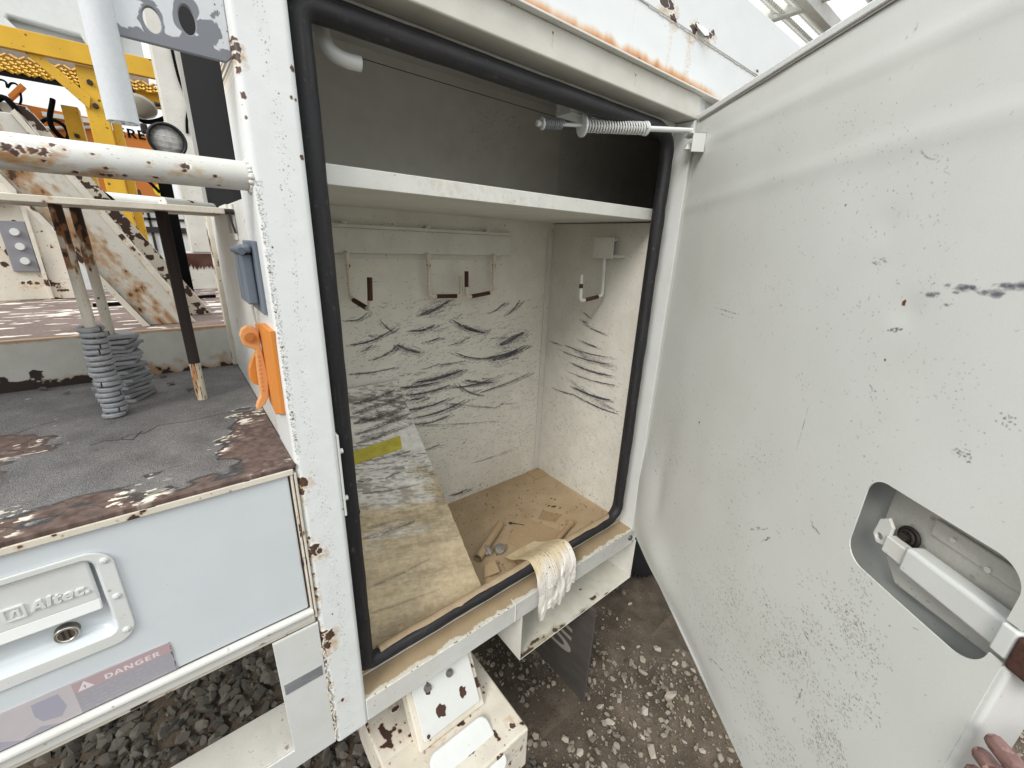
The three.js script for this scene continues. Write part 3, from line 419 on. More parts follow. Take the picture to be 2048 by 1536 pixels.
// ---- hooks
{
  const hook = (parent, pts) => { // painted shank, worn rusty bend and tip
    const h = part(parent, 'hook', poly(pts, 0.0052, 10), M.rusty); return h;
  };
  const rail = P('hook_rail', box(0.2, 0.823, 1.466, 1.522, -0.438, -0.43, 0.0015), M.inner, 'cream flat bar carrying bent rod hooks');
  part(rail, 'mounting_strip', merge([box(0.2, 0.83, 1.5225, 1.53, CZ + 0.0005, -0.43), box(0.2, 0.8, 1.452, 1.4655, CZ + 0.0005, CZ + 0.004)]), M.inner);
  for (const x of [0.335, 0.55, 0.74]) part(rail, 'bolt', cyl(V(x, 1.5305, -0.438), V(x, 1.5365, -0.438), 0.009, 0.008, 10), M.inner);
  const hk = (x, pts) => { const h = hook(rail, pts); return h; };
  const tipRust = (h, a, b, rad = 0.0057) => part(h, 'worn_tip', cyl(a, b, rad, rad, 12), M.rust);
  { const x = 0.331; const h = hk(x, [V(x, 1.47, -0.424), V(x, 1.362, -0.424), V(x + 0.002, 1.35, -0.31), V(x + 0.003, 1.42, -0.3)]); tipRust(h, V(x + 0.0026, 1.372, -0.3052), V(x + 0.003, 1.4205, -0.3)); tipRust(h, V(x + 0.0002, 1.3598, -0.405), V(x + 0.0017, 1.3515, -0.325)); }
  { const h = hk(0, [V(0.541, 1.47, -0.424), V(0.541, 1.357, -0.424), V(0.628, 1.357, -0.4), V(0.628, 1.41, -0.405)]); tipRust(h, V(0.56, 1.357, -0.4188), V(0.615, 1.357, -0.4036)); }
  { const h = hk(0, [V(0.757, 1.47, -0.424), V(0.757, 1.36, -0.424), V(0.637, 1.354, -0.388), V(0.637, 1.424, -0.388)]); tipRust(h, V(0.735, 1.359, -0.4174), V(0.655, 1.3549, -0.3934)); tipRust(h, V(0.637, 1.383, -0.388), V(0.637, 1.4245, -0.388)); }
  const br = P('hook_bracket', box(0.985, 0.988, 1.47, 1.527, -0.246, -0.172, 0.001), M.inner, 'small cream bracket with one hook on the side wall');
  part(br, 'mounting_strip', merge([box(0.9882, CX1 - 0.0005, 1.518, 1.524, -0.24, -0.18), box(0.9882, CX1 - 0.0005, 1.474, 1.48, -0.24, -0.15)]), M.inner);
  const h4 = part(br, 'hook', poly([V(0.993, 1.474, -0.205), V(0.993, 1.364, -0.2), V(0.905, 1.352, -0.205), V(0.905, 1.425, -0.209)], 0.0052, 10), M.paint);
  part(h4, 'worn_tip', cyl(V(0.975, 1.3615, -0.201), V(0.922, 1.3543, -0.204), 0.0057, 0.0057, 12), M.rust);
  part(h4, 'worn_band', cyl(V(0.905, 1.388, -0.2069), V(0.905, 1.4, -0.2075), 0.0056, 0.0056, 12), M.rust);
}
// ---- bent grab pipe in the upper corner
P('bent_pipe', tube([V(0.213, 1.83, -0.075), V(0.212, 1.79, -0.075), V(0.21, 1.755, -0.073), V(0.217, 1.735, -0.069), V(0.233, 1.727, -0.066), V(0.256, 1.7265, -0.064)], 0.0095, 60, 16), M.clean, 'short bent white pipe in the upper corner');
// ---- door stay: rod, springs, bracket
{
  const a = V(0.978, 1.757, 0.018), dir = V(0.607, 1.722, -0.083).sub(a), L = dir.length(); dir.normalize(); const at = (t) => a.clone().addScaledVector(dir, t);
  const rod = P('door_stay', merge([cyl(at(0), at(0.13), 0.0055, 0.0055, 14), cyl(at(0.13), at(L), 0.0035, 0.0035, 12), cyl(at(L), at(L + 0.006), 0.006, 0.006, 6)]), M.clean, 'spring loaded door stay rod under the header');
  const helix = (t0, t1, turns, rad, w) => { const q = new THREE.Quaternion().setFromUnitVectors(V(0, 0, 1), dir), pts = []; for (let i = 0; i <= turns * 14; i++) { const k = i / 14 * 6.2832, v = V(Math.cos(k) * rad, Math.sin(k) * rad, lerp(t0, t1, i / (turns * 14))).applyQuaternion(q).add(a); pts.push(v); } return tube(pts, w, turns * 16, 6); };
  part(rod, 'main_spring', helix(0.135, 0.285, 22, 0.0112, 0.0019), M.clean); part(rod, 'end_spring', helix(L - 0.05, L - 0.008, 9, 0.0085, 0.0016), M.galv);
  part(rod, 'spring_washer', cyl(at(0.129), at(0.134), 0.014, 0.014, 20), M.clean); part(rod, 'spring_washer', cyl(at(L - 0.007), at(L - 0.004), 0.011, 0.011, 18), M.clean);
  const p0 = at(0.29); const tab = new THREE.CylinderGeometry(0.02, 0.02, 0.004, 24); tab.applyQuaternion(new THREE.Quaternion().setFromUnitVectors(V(0, 1, 0), dir)); tab.translate(p0.x, p0.y - 0.001, p0.z);
  part(rod, 'guide_plate', boxUV(tab), M.clean);
  part(rod, 'hanger_bracket', merge([box(p0.x - 0.03, p0.x + 0.03, p0.y + 0.016, p0.y + 0.02, -0.1, -0.061, 0.001), box(p0.x - 0.032, p0.x + 0.1, p0.y + 0.0205, 1.79, -0.068, -0.061, 0.001), box(p0.x - 0.034, p0.x - 0.03, p0.y + 0.016, 1.775, -0.1, -0.061)]), M.clean);
}

// ---- compartment door, open
{
  const r = rng(71), t = new Tex(1024, 1365, 0, 0.86, 0.63, 1.795, (a, b) => onDoor(a, b));
  t.base([214, 216, 211], 4, 12, 2.5, [4, 4, 6]);
  t.specks(900, r, 0, 0.86, 0.63, 1.79, 0.5, 1.1, DARK, 0.35, 0.9); t.specks(500, r, 0, 0.5, 0.63, 1.2, 0.5, 1.4, DARK, 0.45, 1.1);
  const rub = (n, a0, a1, b0, b1, dx, dy, al, w = 1.2, gauss = true) => { for (let i = 0; i < n; i++) { const g1 = gauss ? (r() + r()) / 2 : r(), g2 = gauss ? (r() + r()) / 2 : r(); const a = lerp(a0, a1, g1), b = lerp(b0, b1, g2), k = rr(0.1, 1.1, r); if (fbm(a * 0.03 - b * 0.016, b * 0.012 + 4, 3) < rr(0.36, 0.6, r)) continue; t.stroke(t.px(a, b), t.px(a + dx * k, b + dy * k), 0, w, [46, 40, 36], r, 2, al); } };
  // rows of nicks low on the panel
  rub(1900, 1330, 1760, 1130, 1580, 6, 11, 0.75, 1.6, false); rub(500, 1400, 1700, 1200, 1560, 8, 14, 0.85, 2.2, false); rub(420, 1460, 1680, 1220, 1390, 4, 7, 0.85, 1.6); rub(650, 1500, 1760, 1350, 1580, 6, 10, 0.8, 1.6); rub(420, 1620, 1800, 1130, 1370, 5, 8, 0.7); rub(420, 1360, 1580, 1030, 1330, 4, 8, 0.5); rub(120, 1300, 1360, 860, 1000, 4, 7, 0.6); rub(70, 1305, 1350, 890, 970, 8, 14, 0.7); rub(160, 1290, 1420, 1020, 1200, 3, 8, 0.5); rub(420, 1330, 1480, 1180, 1500, 4, 10, 0.5);
  rub(520, 1380, 1900, 200, 620, 3, 9, 0.5, 1.4, false); rub(420, 1330, 1760, 560, 1100, 4, 9, 0.5, 1.4, false); rub(260, 1340, 1560, 880, 1200, 7, 14, 0.7, 2, false); rub(160, 1700, 2048, 620, 940, 3, 4, 0.4); rub(60, 1960, 2040, 810, 870, 8, 7, 0.7);
  for (const [a, b, c, d, bend, w, n, al] of [[1430, 615, 1480, 630, 2, 3, 9, 0.7], [1430, 623, 1470, 636, 2, 3, 5, 0.5], [1620, 800, 1550, 1010, -12, 1, 2, 0.35], [1775, 660, 1805, 658, 0, 4, 18, 0.8], [1905, 900, 1945, 912, 2, 8, 24, 0.5], [1930, 922, 1948, 927, 0, 2, 6, 0.8], [1745, 520, 1775, 525, 0, 8, 14, 0.6], [1840, 300, 1900, 312, 14, 3, 8, 0.3], [1620, 1040, 1640, 1070, 0, 3, 12, 0.6], [1500, 1060, 1535, 1055, 0, 4, 12, 0.6], [1520, 1085, 1540, 1075, 0, 4, 14, 0.7], [1590, 960, 1605, 1000, 0, 2, 4, 0.5], [1460, 1180, 1475, 1225, 0, 3, 6, 0.5], [1600, 1250, 1630, 1300, 0, 5, 12, 0.5], [1420, 1315, 1450, 1345, 0, 2, 8, 0.8], [1590, 1410, 1605, 1375, 0, 2, 8, 0.7], [1740, 770, 1752, 784, 3, 4, 10, 0.5], [1815, 95, 1835, 45, 0, 3, 6, 0.5], [1350, 760, 1400, 880, 4, 40, 8, 0.25]]) t.stroke(t.px(a, b), t.px(c, d), bend, w, [56, 54, 56], r, n, al);
  // oily smudges near the free edge
  for (const [a, b, s] of [[1862, 590, 9], [1876, 588, 5], [1932, 577, 12], [1946, 576, 8], [1976, 585, 9], [1994, 588, 11], [2018, 574, 10], [2040, 573, 12], [1898, 570, 5], [1915, 585, 5], [1897, 610, 5]]) { const [x, y] = t.px(a, b); for (let i = 0; i < 9; i++) { t.g.fillStyle = `rgba(52,52,66,${rr(0.08, 0.26, r)})`; t.blob(x + rr(-s, s, r) * 0.5, y + rr(-s, s, r) * 0.2, s * rr(0.15, 0.42, r), r, 0.5, 9, 1.7); } t.stroke([x - s * 1.6, y], [x + s * 1.2, y - 1], 0, s * 0.5, [60, 58, 66], r, 6, 0.3); }
  { const [x, y] = t.px(1806, 606); t.chip(x, y, 6, r, { ax: 0.6, col: '#5a3c30' }); }
  for (const [a, b, s] of [[1770, 720, 2], [1398, 845, 4], [1535, 1075, 2], [1690, 410, 2]]) { const [x, y] = t.px(a, b); t.chip(x, y, s, r); }
  // tyre-rubber film along the hinge
  for (let i = 0; i < 700; i++) { const a = 1300 + Math.pow(r(), 2) * 70, b = rr(480, 900, r); t.stroke(t.px(a, b), t.px(a + rr(-4, 4, r), b + rr(10, 40, r)), 0, 2, [110, 104, 98], r, 1, 0.28); }
  M.door = t.mat({ roughness: 0.42, bump: 0.0004, clearcoat: 0.12, clearcoatRoughness: 0.4 });
  // dented inner panel with a rounded opening for the latch
  const W = 0.846, Y0 = 0.636, Y1 = 1.789, NX = 90, NY = 120;
  const dent = (u, v) => {
    let w = (fbm(u * 7 + 3, v * 5 + 8, 2) - 0.5) * 0.004 * sst(0, 0.1, u);
    const dd = (a, b, cu, cv, h) => h * Math.exp(-(((u - cu) / a) ** 2 + ((v - cv) / b) ** 2));
    const [du, dv] = onDoor(1808, 612); w += dd(0.016, 0.016, du + 0.006, dv - 0.004, -0.0022);
    const [eu, ev] = onDoor(1770, 450); w += dd(0.02, 0.016, eu, ev, -0.0012);
    w += dd(0.1, 0.06, 0.16, 0.7, 0.012) + dd(0.035, 0.09, 0.13, 0.86, -0.006) + dd(0.06, 0.12, 0.03, 0.82, 0.01) + dd(0.2, 0.03, 0.4, 0.636, -0.006);
    w += 0.0016 * Math.exp(-(((v - 1.598 - 0.03 * Math.sin(u * 2)) / 0.012) ** 2)) + 0.0018 * Math.exp(-(((v - 1.735 + 0.02 * u) / 0.008) ** 2)); // pressed stiffening beads
    return w;
  };
  const sheet = (w0, flip) => { const g = new THREE.PlaneGeometry(W, Y1 - Y0, NX, NY); g.translate(W / 2, (Y0 + Y1) / 2, 0); const p = g.attributes.position; for (let i = 0; i < p.count; i++) p.setZ(i, w0 + dent(p.getX(i), p.getY(i))); return g; };
  const bx = new THREE.BoxGeometry(W, Y1 - Y0, 0.002, NX, NY, 1); bx.translate(W / 2, (Y0 + Y1) / 2, -0.001); { const p = bx.attributes.position; for (let i = 0; i < p.count; i++) p.setZ(i, p.getZ(i) + dent(p.getX(i), p.getY(i))); bx.computeVertexNormals(); }
  const hole = new THREE.ExtrudeGeometry(rrShape(0.679, 0.835, 1.138, 1.254, [0.026, 0.026, 0.026, 0.022]), { depth: 0.06, bevelEnabled: false, curveSegments: 10 }); hole.translate(0, 0, -0.03);
  const A = new Brush(bx), B = new Brush(merge([hole])), B2 = new Brush(box(0.82, 0.87, 1.164, 1.203, -0.03, 0.03)); B2.updateMatrixWorld(); A.updateMatrixWorld(); B.updateMatrixWorld(); const ev = new Evaluator(); ev.attributes = ['position', 'normal', 'uv']; ev.useGroups = false;
  const res0 = ev.evaluate(A, B, SUBTRACTION); res0.updateMatrixWorld(); const res = ev.evaluate(res0, B2, SUBTRACTION).geometry; const pg = planar(res, 0, 1, 0, 0.86, 0.63, 1.795); pg.applyMatrix4(DOORM);
  const door = P('compartment_door', pg, M.door, 'open compartment door, scratched white inner panel');
  const dp = (name, g, m, label) => { g.applyMatrix4(DOORM); return part(door, name, g, m, label); };
  const rolled = (x0, x1, y0, y1, z0, z1, rad) => box(x0, x1, y0, y1, z0, z1, rad, 3);
  dp('outer_skin', box(0.0, W, Y0 - 0.004, Y1 + 0.003, -0.05, -0.047), M.clean);
  dp('free_edge', merge([rolled(W - 0.004, W + 0.006, Y0 - 0.004, 1.163, -0.05, -0.0005, 0.004), rolled(W - 0.004, W + 0.006, 1.204, Y1 + 0.003, -0.05, -0.0005, 0.004), box(W - 0.004, W + 0.005, 1.163, 1.204, -0.05, -0.037)]), M.clean);
  dp('top_edge', rolled(0.0, W + 0.004, Y1 - 0.001, Y1 + 0.012, -0.05, 0.0035, 0.003), M.clean);
  dp('top_hem_joint', box(0.01, W - 0.002, Y1 - 0.0045, Y1 - 0.0025, 0.0005, 0.0022), std('#8b8984', 0.8));
  dp('bottom_edge', box(0.0, W, Y0 - 0.006, Y0 - 0.001, -0.05, -0.0035), M.clean);
  dp('hinge_edge', box(-0.006, 0.0, Y0 - 0.004, Y1 + 0.003, -0.05, -0.001), M.clean);
  dp('hinge', (() => cyl(V(-0.006, Y0, -0.012), V(-0.006, Y1, -0.012), 0.007, 0.007, 14))(), M.clean);
  // latch housing seen through the opening
  const panT = new Tex(512, 512, 0, 0.3, 0, 0.3, null); panT.base([196, 194, 186], 10, 14, 5, [6, 6, 7]); panT.specks(900, r, 0, 0.3, 0, 0.3, 0.7, 2.2, ['70,64,58', '110,104,96'], 0.5); const panM = panT.mat({ rep: true, roughness: 0.6 });
  dp('latch_pan', merge([ext(rrShape(0.676, 0.846, 1.178, 1.262, 0.012), -0.046, -0.036, 0.003), box(0.732, 0.846, 1.212, 1.232, -0.0365, -0.031, 0.002)]), panM);
  dp('latch_tray', merge([ext(shp([[0.7, 1.152], [0.72, 1.13], [0.846, 1.14], [0.846, 1.16], [0.735, 1.16], [0.728, 1.178], [0.7, 1.178]]), -0.046, -0.03, 0.002)]), M.inner);
  dp('latch_bar', rolled(0.733, 0.832, 1.164, 1.196, -0.03, -0.008, 0.005), M.clean, 'white boxed latch bar');
  dp('latch_bolt', rolled(0.8325, 0.8465, 1.168, 1.2, -0.034, 0.001, 0.003), M.clean);
  dp('latch_bolt_tip', rolled(0.8467, 0.884, 1.164, 1.199, -0.038, 0.003, 0.004), M.rust, 'bolt tip worn to dark rusty metal');
  const ear = shp([[0.69, 1.2], [0.7, 1.208], [0.708, 1.2], [0.708, 1.188], [0.704, 1.172], [0.695, 1.17], [0.688, 1.178]]); ear.holes.push(new THREE.Path().absarc(0.6965, 1.1795, 0.0042, 0, 6.283));
  dp('latch_lever', merge([ext(ear, -0.02, -0.016, 0.001), box(0.707, 0.7325, 1.168, 1.19, -0.024, -0.012, 0.002)]), M.paint);
  { const c = new THREE.TorusGeometry(0.011, 0.0022, 8, 28); c.translate(0.716, 1.194, -0.03); dp('latch_spring', merge([c, (() => { const q = new THREE.TorusGeometry(0.008, 0.002, 8, 24); q.translate(0.716, 1.194, -0.027); return q; })(), cyl(V(0.716, 1.194, -0.037), V(0.716, 1.194, -0.022), 0.005, 0.005, 14)]), M.darkSteel); }
  for (const [u, v] of [[0.72, 1.152], [0.79, 1.216], [0.755, 1.222]]) dp('rivet', cyl(V(u, v, -0.047), V(u, v, -0.029), 0.0034, 0.003, 12), M.paint);
  // stay bracket
  dp('stay_bracket', merge([box(0.018, 0.062, 1.748, 1.752, 0.001, 0.034, 0.001), box(0.058, 0.062, 1.712, 1.752, 0.001, 0.03, 0.001), cyl(V(0.028, 1.745, 0.026), V(0.028, 1.763, 0.026), 0.005, 0.005, 12), cyl(V(0.028, 1.722, 0.026), V(0.028, 1.732, 0.026), 0.009, 0.007, 8)]), M.clean);
}

// ---- side deck with drawer
{
  const r = rng(81), DX0 = -0.9, t = new Tex(1400, 1024, -0.75, PX0, 0, 0.62, (a, b) => { const p = onY(a, b, DECK); return [p.x, p.z + 0.62]; });
  t.base([112, 110, 109], 18, 24, 36, [9, 8, 7]);
  t.specks(9000, r, -0.75, PX0, 0, 0.62, 0.6, 1.3, ['150,150,152', '56,54,54', '120,118,118'], 0.5);
  // brown bare plate: front border, torn patches
  const brown = (x, y) => { const n = (fbm(x * 16 + 3, y * 30 + 4, 4) - 0.5), m = (fbm(x * 5 + 13, y * 5 + 4, 3) - 0.5); let k = 0.62 - (0.62 - y) / 0.15 + n * 0.9 + m * 0.7; const c = Math.hypot((x - 0.085) / 0.08, (y - 0.5) / 0.16); k = Math.max(k, 1.0 - c + n); const l = Math.hypot((x + 0.32) / 0.16, (y - 0.36) / 0.1); k = Math.max(k, 1.0 - l + n * 1.2 + m); return k; };
  t.paint((x, y, R, G, B) => { const k = brown(x, y), a = sst(0.16, 0.22, k), q = fbm(x * 60, y * 60, 3), w = sst(0.6, 0.63, fbm(x * 90 + 70, y * 170 + 2, 4)) * sst(0.02, 0.1, k) * sst(0.75, 0.3, k) * sst(0.4, 0.5, fbm(x * 14, y * 14 + 40, 2)); const q2 = (fbm(x * 150, y * 150, 2) - 0.5) * 40; let o = [lerp(R, 80 + q * 34 + q2, a), lerp(G, 66 + q * 28 + q2, a), lerp(B, 61 + q * 24 + q2, a)]; o = [lerp(o[0], 232, w), lerp(o[1], 224, w), lerp(o[2], 206, w)]; const e = sst(0.1, 0.16, k) * (1 - a); return [o[0] * (1 - e * 0.45), o[1] * (1 - e * 0.45), o[2] * (1 - e * 0.45)]; });
  { const h = t.h.getImageData(0, 0, t.W, t.H), d = h.data; for (let j = 0, q = 0; j < t.H; j++) for (let i = 0; i < t.W; i++, q += 4) { const x = t.x0 + i / t.W * (t.x1 - t.x0), y = t.y1 - j / t.H * (t.y1 - t.y0), a = sst(0.1, 0.2, brown(x, y)); let v = lerp(150 + (r() - 0.5) * 90, 60 + fbm(x * 80, y * 80, 2) * 20, a);
      // raised tread lozenges on the bare plate
      const s = 0.034, gx = x / s, gyv = y / s, ci = Math.floor(gx), cj = Math.floor(gyv), fx = gx - ci - 0.5, fy = gyv - cj - 0.5, odd = (ci + cj) & 1, c = 0.7071, ux = (fx + (odd ? fy : -fy)) * c, uy = (fy - (odd ? fx : -fx)) * c; v += a * 70 * sst(1, 0.55, (ux / 0.46) ** 2 + (uy / 0.13) ** 2); d[q] = d[q + 1] = d[q + 2] = v; } t.h.putImageData(h, 0, 0); }
  const crack = (pts) => { t.g.strokeStyle = '#26211e'; t.h.strokeStyle = '#101010'; for (const g of [t.g, t.h]) { g.lineWidth = 2.4; g.beginPath(); pts.forEach((p, i) => { const [x, y] = t.px(...p); i ? g.lineTo(x + Math.sin(i * 7.1) * 2, y + Math.cos(i * 5.3) * 2) : g.moveTo(x, y); }); g.stroke(); } };
  crack([[180, 892], [210, 882], [235, 880], [262, 868], [290, 866], [320, 850], [360, 845], [400, 838], [450, 826], [500, 822], [540, 812]]); crack([[240, 878], [265, 880], [282, 862]]); crack([[0, 872], [30, 868], [60, 856], [110, 842]]);
  t.g.fillStyle = '#b9b6b0'; for (const [a, b, s] of [[55, 798, 7], [110, 852, 4], [112, 838, 3], [385, 798, 2], [515, 775, 2], [330, 780, 2], [70, 850, 2]]) { const [x, y] = t.px(a, b); t.blob(x, y, s, r, 0.5, 9, 1.6); }
  M.deck = t.mat({ roughness: 0.93, bump: 0.0035 });
  const dk = box(DX0, PX0, DECK - 0.006, DECK, -0.62, 0.001, 0.001); { const p = dk.attributes.position, uv = dk.attributes.uv; for (let i = 0; i < p.count; i++) uv.setXY(i, (p.getX(i) + 0.75) / (PX0 + 0.75), (p.getZ(i) + 0.62) / 0.62); }
  const deck = P('side_deck', dk, M.deck, 'side deck with peeling grey grip coating over brown tread plate');
  part(deck, 'deck_trim', merge([box(DX0, PX0 - 0.004, DECK - 0.016, DECK - 0.0065, -0.01, 0.0015, 0.0015)]), M.rusty);
  // curled coating flakes
  const fl = []; for (let i = 0; i < 16; i++) { const a = rr(0, 540, r), b = rr(745, 790, r), p = onY(a, b, DECK); if (p.x > 0.08 || p.z < -0.6) continue; const n = 6, pts = []; for (let k = 0; k < n; k++) { const q = k / n * 6.28, s = rr(0.003, 0.011, r); pts.push([Math.cos(q) * s, Math.sin(q) * s * 0.7]); } const g = ext(shp(pts), 0, 0.0015); g.rotateX(-Math.PI / 2 + rr(-0.35, 0.35, r)); g.rotateY(r() * 6); g.translate(p.x, DECK + 0.003, p.z); fl.push(g); }
  const fm = part(deck, 'coating_flakes', merge(fl), std('#5b5552', 0.95)); fm.userData.kind = 'stuff';
  // drawer below the deck
  const d = new Tex(1200, 512, -0.5, 0.1, 0.9, 1.19, (a, b) => { const p = onZ(a, b, -0.004); return [p.x, p.y]; }); d.base([208, 214, 217], 3, 14, 2, [2, 2, 3]); d.specks(60, r, -0.5, 0.1, 0.92, 1.18, 0.5, 1.2, DARK, 0.5);
  M.drawer = d.mat({ roughness: 0.35, clearcoat: 0.2, clearcoatRoughness: 0.3 });
  const DR = -0.004; const drawer = P('drawer', planar(box(-0.75, 0.083, 0.922, 1.1715, -0.35, DR, 0.003), 0, 1, -0.5, 0.1, 0.9, 1.19), M.drawer, 'clean pale drawer front under the deck');
  const seam = (x0, x1, y0, y1, z0, z1, m = M.rusty) => box(x0, x1, y0, y1, z0, z1, Math.min(0.0015, (x1 - x0) / 3));
  P('drawer_frame', merge([box(0.0855, 0.0885, 0.9, 1.173, -0.02, 0.0005, 0.001), box(0.09, 0.0935, 0.9, 1.173, -0.02, 0.0008, 0.001)]), M.rusty);
  const rail = P('bottom_rail', merge([tube([V(-0.9, 0.914, -0.003), V(-0.4, 0.914, -0.003), V(0.088, 0.914, -0.003)], 0.0068, 30, 12), box(-0.9, 0.09, 0.893, 0.906, -0.012, -0.002, 0.003)]), M.paint, 'chipped white rounded rail under the drawer');
  part(rail, 'rail_underside', box(-0.9, 0.09, 0.886, 0.8925, -0.05, -0.006, 0.001), M.rusty);
  P('deck_frame', merge([box(-0.9, 0.094, 0.885, 1.182, -0.62, -0.36), box(-0.9, 0.093, 0.872, 0.8855, -0.62, -0.02)]), M.paint);
  // paddle latch
  const plate = rrShape(-0.29, -0.1115, 1.005, 1.1445, 0.024); plate.holes.push(rrShape(-0.276, -0.1265, 1.0215, 1.1365, 0.012, THREE.Path));
  const latch = part(drawer, 'latch_plate', ext(plate, DR + 0.0005, DR + 0.0035, 0.0012, 10), M.clean);
  const bowlS = rrShape(-0.2765, -0.126, 1.021, 1.137, 0.0125); const q = 0.018; // pressed bowl
  const rings = [[0, 0.003], [0.0022, 0.0005], [0.006, -0.012], [0.009, -0.0145], [0.013, -0.015]].map(([o, z]) => rrShape(-0.2765 + o, -0.126 - o, 1.021 + o, 1.137 - o, Math.max(0.004, 0.0125 - o * 0.4)).getSpacedPoints(80).map((p) => V(p.x, p.y, DR + z)));
  const pos = []; for (let k = 0; k + 1 < rings.length; k++) for (let i = 0; i < 80; i++) { const a = rings[k][i], b = rings[k][(i + 1) % 80], c = rings[k + 1][i], e = rings[k + 1][(i + 1) % 80]; for (const v of [a, b, c, b, e, c]) pos.push(v.x, v.y, v.z); }
  const L = rings[rings.length - 1]; const cen = V(-0.2, 1.08, DR - 0.015); for (let i = 0; i < 80; i++) for (const v of [L[i], L[(i + 1) % 80], cen]) pos.push(v.x, v.y, v.z);
  let bowl = new THREE.BufferGeometry(); bowl.setAttribute('position', new THREE.Float32BufferAttribute(pos, 3)); bowl = mergeVertices(bowl); bowl.computeVertexNormals(); bowl = boxUV(toCreasedNormals(bowl, 0.9));
  part(drawer, 'latch_bowl', bowl, M.drawer); // sits in a cut in the drawer front
  const pad = merge([box(-0.272, -0.1335, 1.075, 1.1345, DR - 0.008, DR - 0.0015, 0.003, 3), (() => { const g = box(-0.272, -0.1335, 1.062, 1.077, DR - 0.0068, DR - 0.0018, 0.002, 2); g.translate(0, -1.077, -(DR - 0.004)); g.rotateX(-0.35); g.translate(0, 1.077, DR - 0.004); return g; })()]);
  part(drawer, 'paddle', pad, M.clean);
  part(drawer, 'key_lock', cyl(V(-0.171, 1.039, DR - 0.0155), V(-0.171, 1.039, DR - 0.007), 0.0115, 0.009, 28), std('#7d7468', 0.4, { metalness: 0.7 }), 'steel key lock'); { const g = new THREE.TorusGeometry(0.0092, 0.002, 10, 32); g.translate(-0.171, 1.039, DR - 0.0072); part(drawer, 'lock_ring', g, std('#c9c6c0', 0.22, { metalness: 0.9 })); } part(drawer, 'keyway', merge([box(-0.1745, -0.1725, 1.0335, 1.0445, DR - 0.0072, DR - 0.0064), box(-0.1695, -0.1675, 1.0335, 1.0445, DR - 0.0072, DR - 0.0064)]), M.darkSteel);
  for (const [y, x] of [[1.129, -0.119], [1.075, -0.119], [1.022, -0.12]]) { const g = new THREE.SphereGeometry(0.0042, 16, 8); g.scale(1, 1, 0.4); g.translate(x, y, DR + 0.0042); const h = new THREE.TorusGeometry(0.0012, 0.0006, 6, 14); h.translate(x, y, DR + 0.0057); part(drawer, 'rivet', merge([g, h]), M.clean); }
  const font = await new FontLoader().loadAsync('fonts/droid/droid_sans_bold.typeface.json');
  M.font = font;
  const tg = new TextGeometry('Altec.', { font, size: 0.0125, depth: 0.0016, curveSegments: 4, bevelEnabled: true, bevelThickness: 0.0006, bevelSize: 0.0005, bevelSegments: 2 }); tg.computeBoundingBox(); const tw = tg.boundingBox.max.x; tg.scale(0.047 / tw, 0.95, 1);
  { const m = new THREE.Matrix4().makeShear(0, 0, 0.18, 0, 0, 0); tg.applyMatrix4(m); } tg.translate(-0.1865, 1.0905, DR - 0.0016); part(drawer, 'raised_lettering', boxUV(tg), M.clean);
  // square emblem before the name
  const em = rrShape(-0.207, -0.1895, 1.087, 1.1045, 0.002); em.holes.push(rrShape(-0.2045, -0.192, 1.0895, 1.102, 0.0012, THREE.Path)); const em2 = shp([[-0.2025, 1.0905], [-0.199, 1.1], [-0.194, 1.1], [-0.194, 1.0905], [-0.1965, 1.0905], [-0.1965, 1.0975], [-0.1975, 1.0975], [-0.2, 1.0905]]);
  part(drawer, 'raised_emblem', merge([ext(em, DR - 0.0016, DR + 0.0003, 0.0004), ext(em2, DR - 0.0016, DR, 0.0003)]), M.clean);
  // danger label
  const s = new Tex(1024, 460, -0.31, -0.0855, 0.922, 1.0, null); const g = s.g; s.base([190, 184, 186], 5, 10, 3, [3, 2, 3]);
  const X = (x) => s.X(x), Y = (y) => s.Y(y);
  g.fillStyle = '#a29fa6'; g.fillRect(X(-0.181), Y(0.9725), X(-0.0855) - X(-0.181), 460); g.fillStyle = '#b39da1'; g.fillRect(X(-0.181), Y(0.9725), X(-0.0855) - X(-0.181), Y(0.956) - Y(0.9725));
  g.fillStyle = '#ddd5d6'; g.font = 'bold 62px sans-serif'; g.fillText('DANGER', X(-0.154), Y(0.9585)); g.beginPath(); g.moveTo(X(-0.178), Y(0.9575)); g.lineTo(X(-0.1705), Y(0.9705)); g.lineTo(X(-0.163), Y(0.9575)); g.fill(); g.fillStyle = '#9c8388'; g.font = 'bold 40px sans-serif'; g.fillText('!', X(-0.1722), Y(0.9592));
  for (let i = 0; i < 5; i++) for (let x = -0.177; x < -0.1; x += rr(0.004, 0.01, r)) { g.fillStyle = `rgba(200,194,200,${rr(0.2, 0.5, r)})`; g.fillRect(X(x), Y(0.951 - i * 0.006), rr(8, 30, r), 6); }
  g.fillStyle = '#a3a1ae'; g.beginPath(); [[-0.215, 0.968], [-0.193, 0.968], [-0.19, 0.945], [-0.197, 0.933], [-0.212, 0.938], [-0.216, 0.95]].forEach((p, i) => i ? g.lineTo(X(p[0]), Y(p[1])) : g.moveTo(X(p[0]), Y(p[1]))); g.fill();
  g.beginPath(); [[-0.27, 0.955], [-0.232, 0.925], [-0.215, 0.932], [-0.2, 0.924], [-0.3, 0.922]].forEach((p, i) => i ? g.lineTo(X(p[0]), Y(p[1])) : g.moveTo(X(p[0]), Y(p[1]))); g.fill(); s.specks(60, r, -0.31, -0.0855, 0.922, 0.975, 0.8, 2.4, ['90,84,88', '70,66,66'], 0.5);
  for (let i = 0; i < 40; i++) { const y = rr(0.923, 0.974, r); g.fillStyle = '#4c4946'; s.blob(X(-0.0865 - Math.abs(Math.sin(y * 120)) * 0.0015), Y(y), rr(2, 6, r), r, 0.6); }
